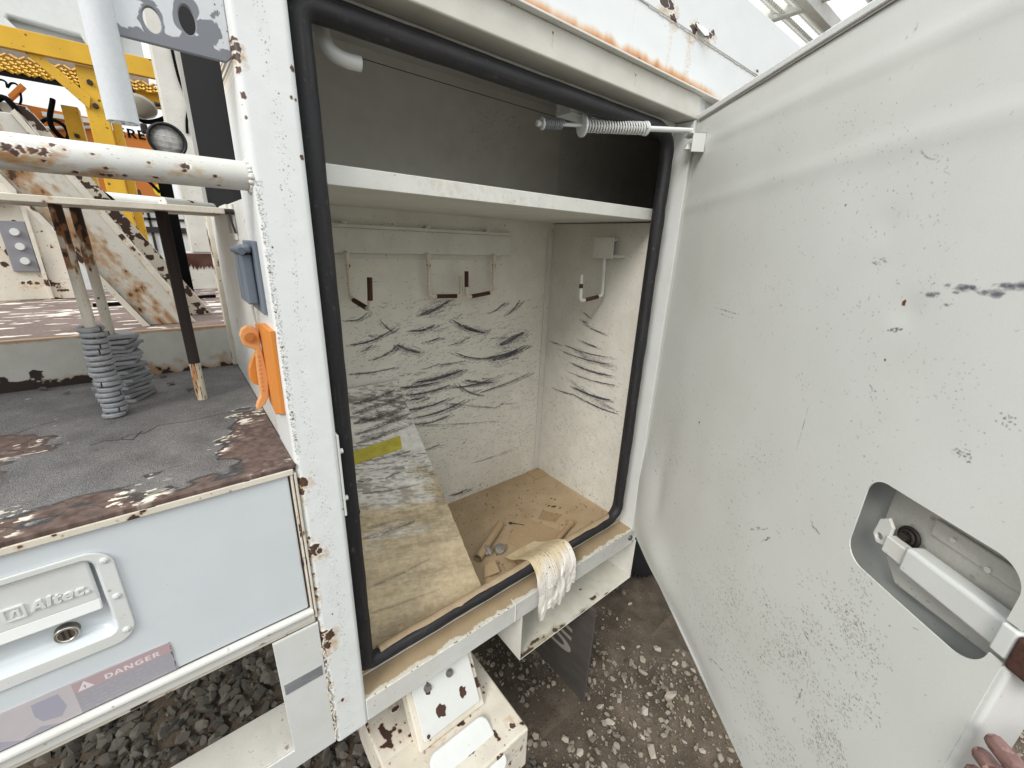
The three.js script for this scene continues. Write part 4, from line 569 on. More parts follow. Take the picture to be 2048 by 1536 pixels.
  part(drawer, 'danger_label', planar(ext(shp([[-0.31, 0.9235], [-0.31, 0.9745], [-0.19, 0.9752], [-0.088, 0.9735], [-0.0862, 0.96], [-0.0875, 0.94], [-0.086, 0.9235]]), DR + 0.0004, DR + 0.0012), 0, 1, -0.31, -0.0855, 0.922, 1.0), s.mat({ roughness: 0.6 }), 'faded danger label');
  // cut the drawer front for the bowl
  const A = new Brush(drawer.geometry), bb = box(-0.2775, -0.1252, 1.0202, 1.1378, -0.03, 0.01); bb.translate(-0.5, 0, 0.3); const B = new Brush(bb); A.updateMatrixWorld(); B.updateMatrixWorld(); const ev = new Evaluator(); ev.attributes = ['position', 'normal', 'uv']; ev.useGroups = false; drawer.geometry = ev.evaluate(A, B, SUBTRACTION).geometry;
}
// ---- stirrup step under the drawer
{
  const st = P('step_plate', ext(shp([[0.0245, 0.885], [0.0925, 0.885], [0.0925, 0.586], [-0.2, 0.586], [-0.2, 0.63], [0.0255, 0.63]]), -0.006, -0.0015, 0.0008), M.clean, 'white step hanger plate below the drawer');
  part(st, 'step_tread', box(-0.2, 0.03, 0.6305, 0.634, -0.1, -0.004, 0.001), M.inner);
  part(st, 'grey_tape', box(0.029, 0.088, 0.7685, 0.791, -0.0014, -0.0006), M.galv, 'strip of grey tape');
}
// ---- pipe rail, rod rack, side wall and its fittings
{
  const r = rng(91), t = new Tex(1024, 256, 0, 0.9, 0, 0.1, null); t.base([206, 206, 200], 6, 40, 3, [4, 5, 8]);
  t.specks(500, r, 0, 0.9, 0, 0.1, 0.5, 1.4, DARK, 0.6);
  const cc = [[0.79, 0.045, 5], [0.76, 0.06, 7], [0.7, 0.05, 5], [0.72, 0.075, 9], [0.74, 0.07, 12], [0.66, 0.055, 10], [0.62, 0.05, 4], [0.55, 0.06, 3], [0.47, 0.055, 4], [0.4, 0.06, 8], [0.36, 0.05, 3], [0.3, 0.06, 6], [0.25, 0.055, 6], [0.2, 0.05, 4], [0.12, 0.06, 5]];
  t.paint((x, y, R, G, B) => { const n = fbm(x * 30 + 1, y * 70 + 3, 4), m = fbm(x * 7 + 9, y * 16 + 2, 3), k = sst(0.57, 0.7, n * 0.5 + m * 0.5) * 0.75; return [lerp(R, 150, k), lerp(G, 104, k), lerp(B, 66, k)]; });
  for (let i = 0; i < 46; i++) t.chip(r() * 1024, r() * 256, rr(2, 8, r), r, { halo: r() < 0.6, col: '#3d2a24' });
  for (const [a, b, q] of [[85, 305, 13], [66, 302, 12], [40, 300, 14], [15, 296, 14], [30, 306, 10], [104, 290, 7], [88, 322, 6], [186, 309, 5], [212, 337, 6], [205, 350, 8], [220, 352, 10], [298, 326, 5], [312, 356, 7], [369, 333, 12], [369, 342, 7], [430, 353, 7], [250, 352, 7], [440, 372, 4], [150, 345, 8], [130, 300, 4]]) { const c = onZ(a, b, -0.006), th = Math.asin(Math.max(-0.98, Math.min(0.98, (c.y - 1.5627) / 0.0158))); t.chip((0.098 - c.x) / 0.9 * 1024, 256 - (th / 6.2832 + 0.5) * 256, q * 0.95, r, { halo: true, col: '#43302a', ax: 0.45 }); }
  M.pipe = t.mat({ rep: true, roughness: 0.5, bump: 0.0007 });
  const g = cyl(V(0.098, 1.5645, -0.02), V(-0.8, 1.5605, -0.02), 0.0158, 0.0158, 36); { const uv = g.attributes.uv, p = g.attributes.position; for (let i = 0; i < uv.count; i += 3) { const th = [0, 1, 2].map((k) => Math.atan2(p.getY(i + k) - 1.5627, p.getZ(i + k) + 0.02) / 6.2832 + 0.5); if (Math.max(...th) - Math.min(...th) > 0.5) for (let k = 0; k < 3; k++) if (th[k] < 0.5) th[k] += 1; for (let k = 0; k < 3; k++) uv.setXY(i + k, (0.098 - p.getX(i + k)) / 0.9, th[k]); } }
  const pipe = P('pipe_rail', g, M.pipe, 'rusty white pipe rail welded to the pillar');
  const wb = []; for (let i = 0; i < 30; i++) { const q = new THREE.IcosahedronGeometry(rr(0.0018, 0.003, r), 1), k = (i + r() * 1.6) / 30 * 6.283; q.scale(1.2, 1.1, 1); q.translate(0.0936 + r() * 0.001, 1.5645 + Math.cos(k) * 0.0168, -0.02 + Math.sin(k) * 0.0168); wb.push(q); } part(pipe, 'weld_bead', merge(wb), M.paint);
  const rack = P('rod_rack', merge([box(-0.9, 0.0935, 1.5275, 1.536, -0.205, -0.2, 0.001), box(-0.9, 0.0935, 1.532, 1.536, -0.52, -0.205)]), M.rusty, 'thin white rack plate holding three upright rods');
  part(rack, 'pivot_pin', merge([cyl(V(0.0935, 1.531, -0.2), V(0.082, 1.531, -0.2), 0.004, 0.004, 12), tube([V(0.088, 1.53, -0.198), V(0.089, 1.515, -0.197), V(0.0915, 1.5, -0.197)], 0.0016, 14, 6)]), M.darkSteel);
  const side = P('side_wall', box(0.0945, 0.0975, DECK, 1.545, -0.6, -0.112, 0.001), M.paint, 'white outer side wall of the compartment');
  P('shade_side_panel', box(0.0945, 0.0975, 1.5455, 2.05, -0.6, -0.112), M.shadeSheet, 'added black sheet standing for the shaded gap behind the pillar');  // dark sheet added in place of the shadowed gap behind the pillar
  P('corner_post', box(0.085, 0.0975, DECK + 0.0005, 1.54, -0.635, -0.6005, 0.003), M.rusty);
  part(side, 'wall_stiffener', merge([box(0.0905, 0.0944, 1.5, 1.545, -0.36, -0.27, 0.001), box(0.0915, 0.0944, 1.49, 1.543, -0.24, -0.2, 0.001)]), M.paint);
  part(side, 'handle_tube', cyl(V(0.085, 1.543, -0.4), V(0.012, 1.5445, -0.34), 0.0085, 0.0085, 16), M.paint);
  // grey flap cover
  const fz = (a, b, x = PX0) => { const p = onX(a, b, x); return p; };
  const grey = P('grey_outlet_cover', box(0.089, 0.0944, 1.398, 1.492, -0.125, -0.035, 0.002), M.plasticGrey, 'grey plastic flap cover on the side wall');
  part(grey, 'flap', merge([box(0.0755, 0.0885, 1.41, 1.475, -0.118, -0.085, 0.003), box(0.0755, 0.0885, 1.41, 1.475, -0.075, -0.052, 0.003), box(0.078, 0.0888, 1.4765, 1.4865, -0.12, -0.045, 0.004)]), M.plasticGrey);
  part(grey, 'hinge_pin', cyl(V(0.0765, 1.479, -0.122), V(0.0765, 1.479, -0.043), 0.0045, 0.0045, 14), std('#5a626c', 0.6));
  part(grey, 'cord_clip', merge([tube([V(0.088, 1.4, -0.125), V(0.089, 1.38, -0.128), V(0.09, 1.365, -0.13)], 0.002, 14, 6), tube([V(0.089, 1.372, -0.128), V(0.0885, 1.35, -0.132), V(0.089, 1.33, -0.136)], 0.0022, 14, 6)]), M.clean);
  // orange holder: back plate on the wall, lever standing proud of it
  const wallM = new THREE.Matrix4().makeBasis(V(0, 0, 1), V(0, 1, 0), V(-1, 0, 0)); const onWall = (pts, x) => pts.map(([a, b]) => { const p = onX(a, b, x); return [p.z, p.y]; });
  const og = ext(shp(onWall([[507, 647], [522, 647], [539, 663], [562, 829], [551, 829], [538, 800], [522, 690]], 0.088)), 0, 0.0064, 0.0015); og.applyMatrix4(wallM); og.translate(0.0944, 0, 0);
  const o = P('orange_holder', og, M.orange, 'orange plastic holder on the side wall');
  const face = (pts, z, th) => { const g = ext(shp(pts.map(([a, b]) => { const p = onZ(a, b, z); return [p.x, p.y]; })), z - th, z, 0.0015); return g; };
  part(o, 'lever', face([[479, 672], [483, 659], [493, 652], [507, 653], [517, 664], [520, 680], [521, 692], [527, 712], [537, 757], [538, 794], [530, 810], [518, 820], [513, 816], [516, 805], [522, 792], [515, 740], [511, 700], [500, 696], [486, 690]], -0.085, 0.011), M.orangeFaded);
  part(o, 'thumb_tab', face([[511, 706], [504, 718], [498, 738], [499, 757], [507, 768], [520, 772], [517, 745]], -0.1, 0.01), M.orange);
  { const c = onZ(500, 675, -0.085); part(o, 'pivot', merge([cyl(c, c.clone().add(V(0, 0, 0.003)), 0.0075, 0.007, 24), cyl(c.clone().add(V(0, 0, 0.003)), c.clone().add(V(0, 0, 0.0042)), 0.0042, 0.0042, 18)]), std('#b9793f', 0.5)); part(o, 'pivot_bar', cyl(V(c.x, c.y, -0.1), V(0.093, c.y, -0.1), 0.005, 0.005, 14), M.orange); }
  for (let i = 0; i < 9; i++) { const p = onZ(516 + i * 1.1, 712 + i * 8.5, -0.0848); part(o, 'tooth', box(p.x - 0.0008, p.x + 0.0008, p.y - 0.001, p.y + 0.001, -0.0852, -0.0836), M.orangeFaded); }
  // upright rods
  const rt = new Tex(64, 512, 0, 0.06, 1.18, 1.54, null); rt.base([206, 200, 186], 8, 4, 4, [6, 8, 10]); rt.paint((x, y, R, G, B) => { const n = fbm(x * 60, y * 50, 4), k = sst(0.5, 0.62, n * 0.7 + sst(1.4, 1.53, y) * 0.42), k2 = sst(0.56, 0.6, n * 0.75 + sst(1.44, 1.54, y) * 0.35 + sst(1.4, 1.3, y) * 0.08); return [lerp(lerp(R, 140, k), 56, k2), lerp(lerp(G, 96, k), 40, k2), lerp(lerp(B, 60, k), 32, k2)]; }); const rodM = rt.mat({ rep: true, roughness: 0.7 });
  const rod = (x, z, rad, y0, dark) => { const m = P('upright_rod', (() => { const g = cyl(V(x, y0, z), V(x, 1.5315, z), rad, rad, 18), uv = g.attributes.uv, p = g.attributes.position; for (let i = 0; i < uv.count; i++) uv.setXY(i, uv.getX(i) / 0.06 + x * 9, (p.getY(i) - 1.18) / 0.36); return g; })(), rodM, dark ? 'upright rod, bare dark metal above and rusty white below' : undefined); return m; };
  rod(-0.1155, -0.352, 0.0075, DECK - 0.002); rod(-0.105, -0.455, 0.0075, DECK - 0.002); const r3 = rod(0.008, -0.372, 0.0088, DECK - 0.002, true); r3.material = M.rustyFine; part(r3, 'bare_section', cyl(V(0.008, 1.262, -0.372), V(0.008, 1.5312, -0.372), 0.0092, 0.0092, 18), std('#2a201d', 0.7));
  
}
// ---- drop pipe and perforated plate, upper left
{
  const P0 = [-0.003, 0.0935], pl = shp([[P0[0], 1.674], [0.088, 1.6735], [0.0935, 1.679], [0.0935, 1.86], [P0[0], 1.86]]);
  const hole = (cx, cy, a, b) => new THREE.Path().absellipse(cx, cy, a, b, 0, 6.283, false, 0);
  const c1 = onZ(304, 42, -0.012), c2 = onZ(374, 42, -0.012); pl.holes.push(hole(c1.x, c1.y, 0.0068, 0.0105), hole(c2.x, c2.y, 0.0068, 0.0125));
  const bt = new Tex(512, 1024, -0.01, 0.1, 1.66, 1.88, (a, b) => { const p = onZ(a, b, -0.009); return [p.x, p.y]; }), r = rng(97); bt.base([208, 212, 215], 5, 8, 3, [3, 3, 3]);
  const near = (x, y, c, ra, rb) => Math.hypot((x - c.x) / ra, (y - c.y) / rb);
  bt.paint((x, y, R, G, B) => { const n = fbm(x * 120 + 3, y * 120 + 8, 4), m = fbm(x * 40 + 3, y * 40 + 8, 3); let k = sst(0.5, 0.53, m * 0.6 + n * 0.3 + sst(0.05, 0.09, x) * 0.14 + sst(1.695, 1.674, y) * 0.34 - 0.12); k = Math.max(k, sst(1.5, 1.4, near(x, y, c1, 0.0068, 0.0105) + (n - 0.5) * 0.9), sst(1.75, 1.6, near(x, y, c2, 0.0068, 0.0125) + (m - 0.5) * 2.2)); return [lerp(R, 122, k), lerp(G, 125, k), lerp(B, 131, k)]; }); bt.specks(60, r, -0.01, 0.1, 1.66, 1.88, 0.8, 2.4, DARK, 0.5);
  for (let i = 0; i < 30; i++) bt.chip(bt.X(rr(0.082, 0.096, r)), bt.Y(rr(1.67, 1.8, r)), rr(3, 9, r), r, { col: '#5c5a5a', ax: 0.5 });
  const brM = bt.mat({ roughness: 0.5, bump: 0.0003 });
  const br = P('perforated_bracket', planar(ext(pl, -0.014, -0.009, 0.001, 24), 0, 1, -0.01, 0.1, 1.66, 1.88), brM, 'white bracket plate with two oval holes and bare grey patches');
  part(br, 'drop_pipe', tube([V(-0.009, 1.9, -0.012), V(-0.009, 1.7, -0.012), V(-0.009, 1.6, -0.012)], 0.0125, 20, 24), M.primer);
}
// ---- rear bulwark, rear deck, diagonal beams
const BZ = -0.605;
{
  const r = rng(101);
  const kt = new Tex(2048, 256, -0.8, 0.1, 1.18, 1.292, null); kt.base([205, 204, 195], 8, 40, 4, [6, 6, 8]); kt.specks(600, r, -0.8, 0.1, 1.18, 1.292, 0.6, 2, [...DARK, ...RUST], 0.5); kt.paint((x, y, R, G, B) => { const n = fbm(x * 45 + 3, y * 50 + 5, 4), h = y - 1.188, k = sst(0.03, 0.0, h + (n - 0.5) * 0.05) * 0.8, k2 = sst(0.016, 0.012, h + (n - 0.5) * 0.06 - (fbm(x * 12, 4, 2) - 0.5) * 0.03), k3 = sst(0.094, 0.1, h + (n - 0.5) * 0.012) * 0.6; return [lerp(lerp(R, 160, Math.max(k, k3)), 50, k2), lerp(lerp(G, 112, Math.max(k, k3)), 36, k2), lerp(lerp(B, 70, Math.max(k, k3)), 30, k2)]; }); const kickM = kt.mat({ roughness: 0.65, bump: 0.0005 });
  P('deck_kickplate', planar(box(-1.4, 0.0985, DECK - 0.005, 1.289, BZ - 0.014, BZ, 0.002), 0, 1, -0.8, 0.1, 1.18, 1.292), kickM, 'rusty white kick plate behind the side deck');
  const t = new Tex(1024, 512, 0, 2, 0, 1, null); t.base([118, 102, 96], 14, 40, 12, [8, 6, 5]); t.specks(3500, r, 0, 2, 0, 1, 0.7, 2.4, ['80,68,62', '150,136,128', '96,84,78'], 0.5); t.paint((x, y, R, G, B) => { const w = sst(0.63, 0.67, fbm(x * 20, y * 50, 4)); return [lerp(R, 224, w), lerp(G, 216, w), lerp(B, 204, w)]; });
  M.rearDeck = t.mat({ rep: true, roughness: 0.9 });
  P('rear_deck', (() => { const g = box(-2, 0.8, 1.26, 1.268, -1.75, BZ - 0.015); const uv = g.attributes.uv; for (let i = 0; i < uv.count; i++) uv.setXY(i, uv.getX(i) / 2, uv.getY(i)); return g; })(), M.rearDeck);
  P('rear_deck_frame', merge([box(-2, 0.8, 0.9, 1.259, -1.75, -1.7), box(-2, 0.097, 0.9, 1.259, BZ - 0.03, BZ - 0.0145)]), M.rusty);
  // diagonal support beam
  const Q = (a, b, z) => { const p = onZ(a, b, z); return [p.x, p.y]; };
  const ext2 = (p, q, k) => [p[0] + (p[0] - q[0]) * k, p[1] + (p[1] - q[1]) * k];
  const dirN = (p, q) => { const d = [q[0] - p[0], q[1] - p[1]], l = Math.hypot(...d); return [d[0] / l, d[1] / l]; };
  const lo0 = Q(300, 648, -0.8), lo1 = ext2(Q(0, 345, -0.8), lo0, 0.12), up0 = Q(362, 615, -0.8), up1 = Q(22, 226, -0.8), top = up1[1];
  const D = dirN(lo0, lo1), Nn = [-D[1] * -1, D[0] * -1]; // along, and across towards the upper edge
  const bt = new Tex(1024, 512, 0, 0.7, -0.04, 0.26, null); bt.base([203, 200, 190], 8, 20, 4, [6, 7, 9]);
  bt.paint((x, y, R, G, B) => { const n = fbm(x * 50 + 3, y * 90 + 5, 5), m = fbm(x * 9 + 3, y * 22 + 5, 3), band = Math.exp(-(((y - 0.03) / 0.03) ** 2)), k = sst(0.5, 0.85, n * 0.5 + m * 0.3 + band * 0.3), k2 = sst(0.66, 0.74, n * 0.6 + m * 0.25 + band * 0.16); return [lerp(lerp(R, 152, k), 74, k2), lerp(lerp(G, 106, k), 46, k2), lerp(lerp(B, 62, k), 30, k2)]; }); bt.specks(900, r, 0, 0.7, -0.04, 0.26, 0.7, 2.2, [...DARK, ...RUST], 0.6);
  const beamM = bt.mat({ roughness: 0.7 }); const along = (g) => { const p = g.attributes.position, uv = g.attributes.uv; for (let i = 0; i < p.count; i++) { const x = p.getX(i) - lo0[0], y = p.getY(i) - lo0[1]; uv.setXY(i, (x * D[0] + y * D[1]) / 0.7, (x * Nn[0] + y * Nn[1] + 0.04) / 0.3); } return g; };
  const beam = P('diagonal_beam', along(ext(shp([[lo0[0], 1.2685], lo1, [lo1[0], top], up1, up0, [up0[0] + 0.025, 1.2685]]), -0.83, -0.8, 0.002)), beamM, 'rust streaked white diagonal beam');
  part(beam, 'lower_flange', ext(shp([[lo0[0], 1.2685], lo1, [lo1[0] - 0.008, lo1[1] - 0.006], [lo0[0] - 0.014, 1.2685]]), -0.86, -0.788), M.rusty);
  part(beam, 'upper_flange', ext(shp([up0, up1, [up1[0] + 0.008, up1[1] + 0.007], [up0[0] + 0.008, up0[1] + 0.007]]), -0.87, -0.79), M.rusty);
  const l0 = Q(420, 640, -0.93), l1 = Q(52, 208, -0.93); const pt = new Tex(512, 512, 0, 0.4, 0, 0.4, null); pt.base([206, 198, 182], 9, 16, 4, [6, 8, 10]); pt.paint((x, y, R, G, B) => { const n = fbm(x * 60 + 13, y * 60 + 5, 4), k = sst(0.53, 0.555, n); return [lerp(R, 66, k), lerp(G, 46, k), lerp(B, 38, k)]; }); const peel = pt.mat({ rep: true, roughness: 0.8 });
  P('diagonal_beam', (() => { const g = ext(shp([[l0[0] + 0.01, 1.2685], [l0[0] - 0.075, 1.2685], [l1[0] - 0.085, l1[1] - 0.01], [l1[0] - 0.05, l1[1]], [l1[0], l1[1] - 0.005]]), -0.96, -0.93, 0.002), uv = g.attributes.uv; for (let i = 0; i < uv.count; i++) uv.setXY(i, uv.getX(i) / 0.4, uv.getY(i) / 0.4); return g; })(), peel, 'second diagonal beam with peeling brown paint');
  P('hose_loop', tube([V(l1[0] - 0.06, l1[1] - 0.02, -0.925), V(l1[0] - 0.03, l1[1] + 0.004, -0.92), V(l1[0] - 0.015, l1[1] - 0.03, -0.918), V(l1[0] - 0.03, l1[1] - 0.075, -0.92)], 0.006, 30, 8), M.black);
  // rear structure
  const post = P('rear_post', merge([box(0.09, 0.24, 1.42, 2.5, -1.75, -1.62, 0.004), box(0.055, 0.22, 1.2685, 1.42, -1.75, -1.625, 0.003)]), M.inner, 'tall white rear post, brown and flaking at its foot');
  part(post, 'flaked_foot', (() => { const n = 60, pts = [[0.0555, 1.27]]; for (let i = 0; i <= n; i++) pts.push([0.056 + i / n * 0.163, 1.33 + fbm(i * 0.6, 3, 3) * 0.06]); pts.push([0.219, 1.415], [0.056, 1.415]); return ext(shp(pts), -1.6248, -1.6235); })(), M.rust);
  part(post, 'wire', tube([V(0.15, 2.2, -1.615), V(0.155, 2.05, -1.612), V(0.17, 1.97, -1.614), V(0.155, 1.9, -1.612), V(0.15, 1.86, -1.615)], 0.005, 40, 6), M.black);
  const wall = P('bulkhead', merge([box(-0.62, -0.3, 1.2685, 1.7, -1.56, -1.5, 0.004), box(-0.62, -0.25, 1.2685, 1.7, -1.4995, -1.46, 0.003)]), M.rusty, 'spotted white bulkhead at the back of the deck');
  { const a = onZ(46, 443, -1.45), b = onZ(81, 543, -1.45), c = onZ(27, 543, -1.45); part(wall, 'grey_plate', box(c.x, b.x, b.y, a.y, -1.4595, -1.45, 0.002), std('#85858a', 0.7)); for (const [u, v] of [[30, 464], [41, 493], [51, 522]]) { const q = onZ(u, v, -1.45); part(wall, 'bolt', cyl(V(q.x, q.y, -1.45), V(q.x, q.y, -1.438), 0.0115, 0.01, 18), M.clean); } part(wall, 'edge_strip', box(b.x + 0.001, b.x + 0.012, 1.2685, a.y + 0.06, -1.458, -1.447, 0.002), M.rusty); part(wall, 'grab_bar', cyl(V(c.x - 0.06, a.y + 0.07, -1.44), V(b.x - 0.01, a.y + 0.062, -1.44), 0.018, 0.018, 16), M.paint); }
  P('hydraulic_hose', tube([V(-0.2, 1.275, -1.2), V(0.0, 1.276, -1.24), V(0.08, 1.276, -1.3), V(0.12, 1.275, -1.32)], 0.006, 30, 8), M.black);
  P('cable', tube([V(-0.16, 1.56, -1.1), V(-0.12, 1.6, -1.08), V(-0.08, 1.56, -1.08), V(-0.1, 1.5, -1.1), V(-0.06, 1.44, -1.1), V(-0.02, 1.36, -1.1), V(0.0, 1.275, -1.1)], 0.006, 60, 8), M.black); P('lamp_lead', tube([V(0.03, 1.69, -1.0), V(-0.01, 1.7, -0.99), V(-0.02, 1.66, -0.99), V(0.02, 1.6, -0.998)], 0.004, 30, 8), M.black);
  P('crossbar', merge([cyl(V(-0.6, 1.62, -1.7), V(0.1, 1.6, -1.7), 0.025, 0.025, 16)]), M.paint);
  P('black_upright', box(0.02, 0.05, 1.2685, 1.7, -1.03, -1.0, 0.002), M.black, 'black upright carrying the round work lamp');
}
// ---- step box, outrigger and mud flap under the sill
{
  const r = rng(111);
  const sb = P('step_box', merge([box(0.5585, 0.5615, 0.428, 0.5835, -0.16, -0.001, 0.0008), box(1.052, 1.055, 0.428, 0.5835, -0.16, -0.001, 0.0008), box(0.5616, 1.0519, 0.428, 0.431, -0.16, -0.001, 0.0008), box(0.5616, 1.0519, 0.4311, 0.5835, -0.16, -0.157)]), M.inner, 'open white step box hung below the sill');
  const bt = new Tex(1024, 320, 0.56, 1.055, -0.16, 0, null); bt.base([204, 201, 188], 9, 20, 5, [8, 8, 10]);
  bt.paint((x, z, R, G, B) => { const n = fbm(x * 40 + 3, z * 60 + 9, 5), m = fbm(x * 9, z * 12 + 4, 3), e = sst(-0.03, -0.002, z) * sst(1.05, 0.85, x + 0.1), k = sst(0.5, 0.75, n * 0.5 + m * 0.4 + e * 0.22) * 0.8, k2 = sst(0.63, 0.66, n * 0.6 + m * 0.36 + e * 0.1); return [lerp(lerp(R, 150, k), 78, k2), lerp(lerp(G, 138, k), 64, k2), lerp(lerp(B, 112, k), 52, k2)]; }); bt.specks(300, r, 0.56, 1.055, -0.16, 0, 0.6, 2, DARK, 0.5);
  part(sb, 'step_tread', planar(box(0.5617, 1.0518, 0.4312, 0.4335, -0.1568, -0.0012, 0.0008), 0, 2, 0.56, 1.055, -0.16, 0), bt.mat({ roughness: 0.7, bump: 0.0006 }), 'stained step tread');
  // outrigger
  const tilt = new THREE.Matrix4().makeRotationX(-0.5);
  const pl = ext(rrShape(0, 0.148, -0.142, 0, 0.004), -0.006, 0, 0.0015); const org = V(0.257, 0.578, -0.035); const put = (g) => { g.applyMatrix4(tilt); g.translate(org.x, org.y, org.z); return g; };
  const leg = P('outrigger', merge([put(box(-0.012, 0.16, -0.16, -0.005, -0.05, -0.0062, 0.004)), box(0.17, 0.47, 0.3, 0.43, -0.6, 0.14, 0.006)]), M.rusty, 'rusty white outrigger arm below the sill');
  const cov = part(leg, 'cover_plate', put(pl), M.clean, 'bolted white cover plate with flaked spots');
  for (const [a, b] of [[0.035, -0.042], [0.092, -0.042]]) { part(leg, 'bolt', put(merge([cyl(V(a, b, -0.001), V(a, b, 0.007), 0.0068, 0.0062, 6), cyl(V(a, b, -0.001), V(a, b, 0.0022), 0.0092, 0.0092, 18)])), M.steel); }
  const spot = (x, y, s) => { const pts = []; for (let i = 0; i < 13; i++) { const t = i / 13 * 6.283, k = s * rr(0.6, 1.1, r); pts.push([x + Math.cos(t) * k * 0.75, y + Math.sin(t) * k]); } return ext(shp(pts), 0.00005, 0.0006); };
  for (const q of [[0.052, -0.105, 0.017], [0.112, -0.098, 0.014], [0.012, -0.135, 0.006], [0.036, -0.044, 0.013]]) part(leg, 'rust_spot', put(spot(...q)), M.rust);
  part(leg, 'slotted_plate', (() => { const s = rrShape(0, 0.15, -0.11, 0, 0.02); s.holes.push(new THREE.Path().absellipse(0.075, -0.095, 0.022, 0.008, 0, 6.283, false, 0)); const g = ext(s, 0, 0.012, 0.003); g.rotateX(-1.2); g.translate(0.25, 0.436, 0.052); return g; })(), M.clean);
  part(leg, 'pad_post', box(0.25, 0.4, 0.015, 0.3, -0.5, -0.38, 0.004), M.rusty);
  // mud flap
  const t = new Tex(256, 512, -0.55, 0.03, 0, 0.43, null); t.base([70, 65, 60], 9, 10, 6, [6, 6, 6]); t.g.save(); t.g.translate(t.X(-0.06), t.Y(0.15)); t.g.rotate(-Math.PI / 2); t.g.fillStyle = 'rgba(205,198,188,0.55)'; t.g.font = 'bold 110px sans-serif'; t.g.fillText('OH', 0, 0); t.g.restore();
  P('mud_flap', planar(box(0.848, 0.856, 0.02, 0.4275, -0.55, 0.02, 0.002), 2, 1, -0.55, 0.03, 0, 0.43), t.mat({ roughness: 0.85 }), 'dusty black mud flap with faded white letters');
  P('chassis', merge([box(-1.5, 2.6, 0.62, 0.82, -1.35, -1.2), box(-1.5, 2.6, 0.62, 0.82, -2.2, -2.05), box(0.15, 1.85, 0.6, 0.648, -0.74, -0.055), box(0.2, 1.0, 0.43, 0.6, -0.74, -0.62)]), M.darkSteel);
  const w = new THREE.LatheGeometry([[0.24, -0.13], [0.4, -0.14], [0.47, -0.135], [0.5, -0.11], [0.505, -0.06], [0.505, 0.06], [0.5, 0.11], [0.47, 0.135], [0.4, 0.14], [0.24, 0.13]].map((p) => new THREE.Vector2(...p)), 64); w.rotateX(Math.PI / 2); w.translate(1.72, 0.5, -0.28);
  const wheel = P('wheel', w.toNonIndexed(), M.rubber); const tr = []; for (let i = 0; i < 72; i++) for (const s of [-1, 1]) { const q = new THREE.BoxGeometry(0.014, 0.03, 0.085); q.rotateY(s * 0.3); q.translate(0, 0.508, s * 0.055); q.rotateZ(i / 72 * 6.2832); q.translate(1.72, 0.5, -0.28); tr.push(q); } part(wheel, 'tread', merge(tr), M.rubber); part(wheel, 'rim', (() => { const q = new THREE.CylinderGeometry(0.24, 0.24, 0.2, 40); q.rotateX(Math.PI / 2); q.translate(1.72, 0.5, -0.28); return boxUV(q); })(), M.paint);
}
// ---- roof walkway of expanded metal
{
  const y = 2.36, walk = P('roof_walkway', merge([box(1.2, 3.2, y - 0.02, y + 0.03, -0.2, -0.17, 0.003), box(1.2, 3.2, y - 0.02, y + 0.03, -0.75, -0.72, 0.003), box(1.95, 1.98, y - 0.02, y + 0.03, -0.72, -0.2, 0.003), box(2.5, 2.53, y - 0.02, y + 0.03, -0.72, -0.2, 0.003)]), M.paint);
  const st = []; for (let i = 0; i < 110; i++) for (let j = 0; j < 9; j++) for (const s of [-1, 1]) { const q = new THREE.BoxGeometry(0.004, 0.008, 0.062); q.rotateX(0.5); q.rotateY(s * 0.26); q.translate(1.2 + i * 0.018 + (j % 2) * 0.009 + s * 0.0, y, -0.69 + j * 0.058); st.push(q); } const g = part(walk, 'expanded_metal', merge(st), M.paint);
  part(walk, 'hand_rail', cyl(V(1.2, y + 0.1, -0.1), V(3.2, y + 0.1, -0.1), 0.022, 0.022, 20), M.clean); part(walk, 'stanchion', merge([box(2.02, 2.05, y + 0.02, y + 0.1, -0.19, -0.09, 0.002), box(1.25, 1.28, 2.066, y, -0.2, -0.17), box(2.7, 2.73, 1.5, y, -0.2, -0.17), box(1.25, 1.28, 2.066, y, -0.74, -0.72)]), M.paint);
}

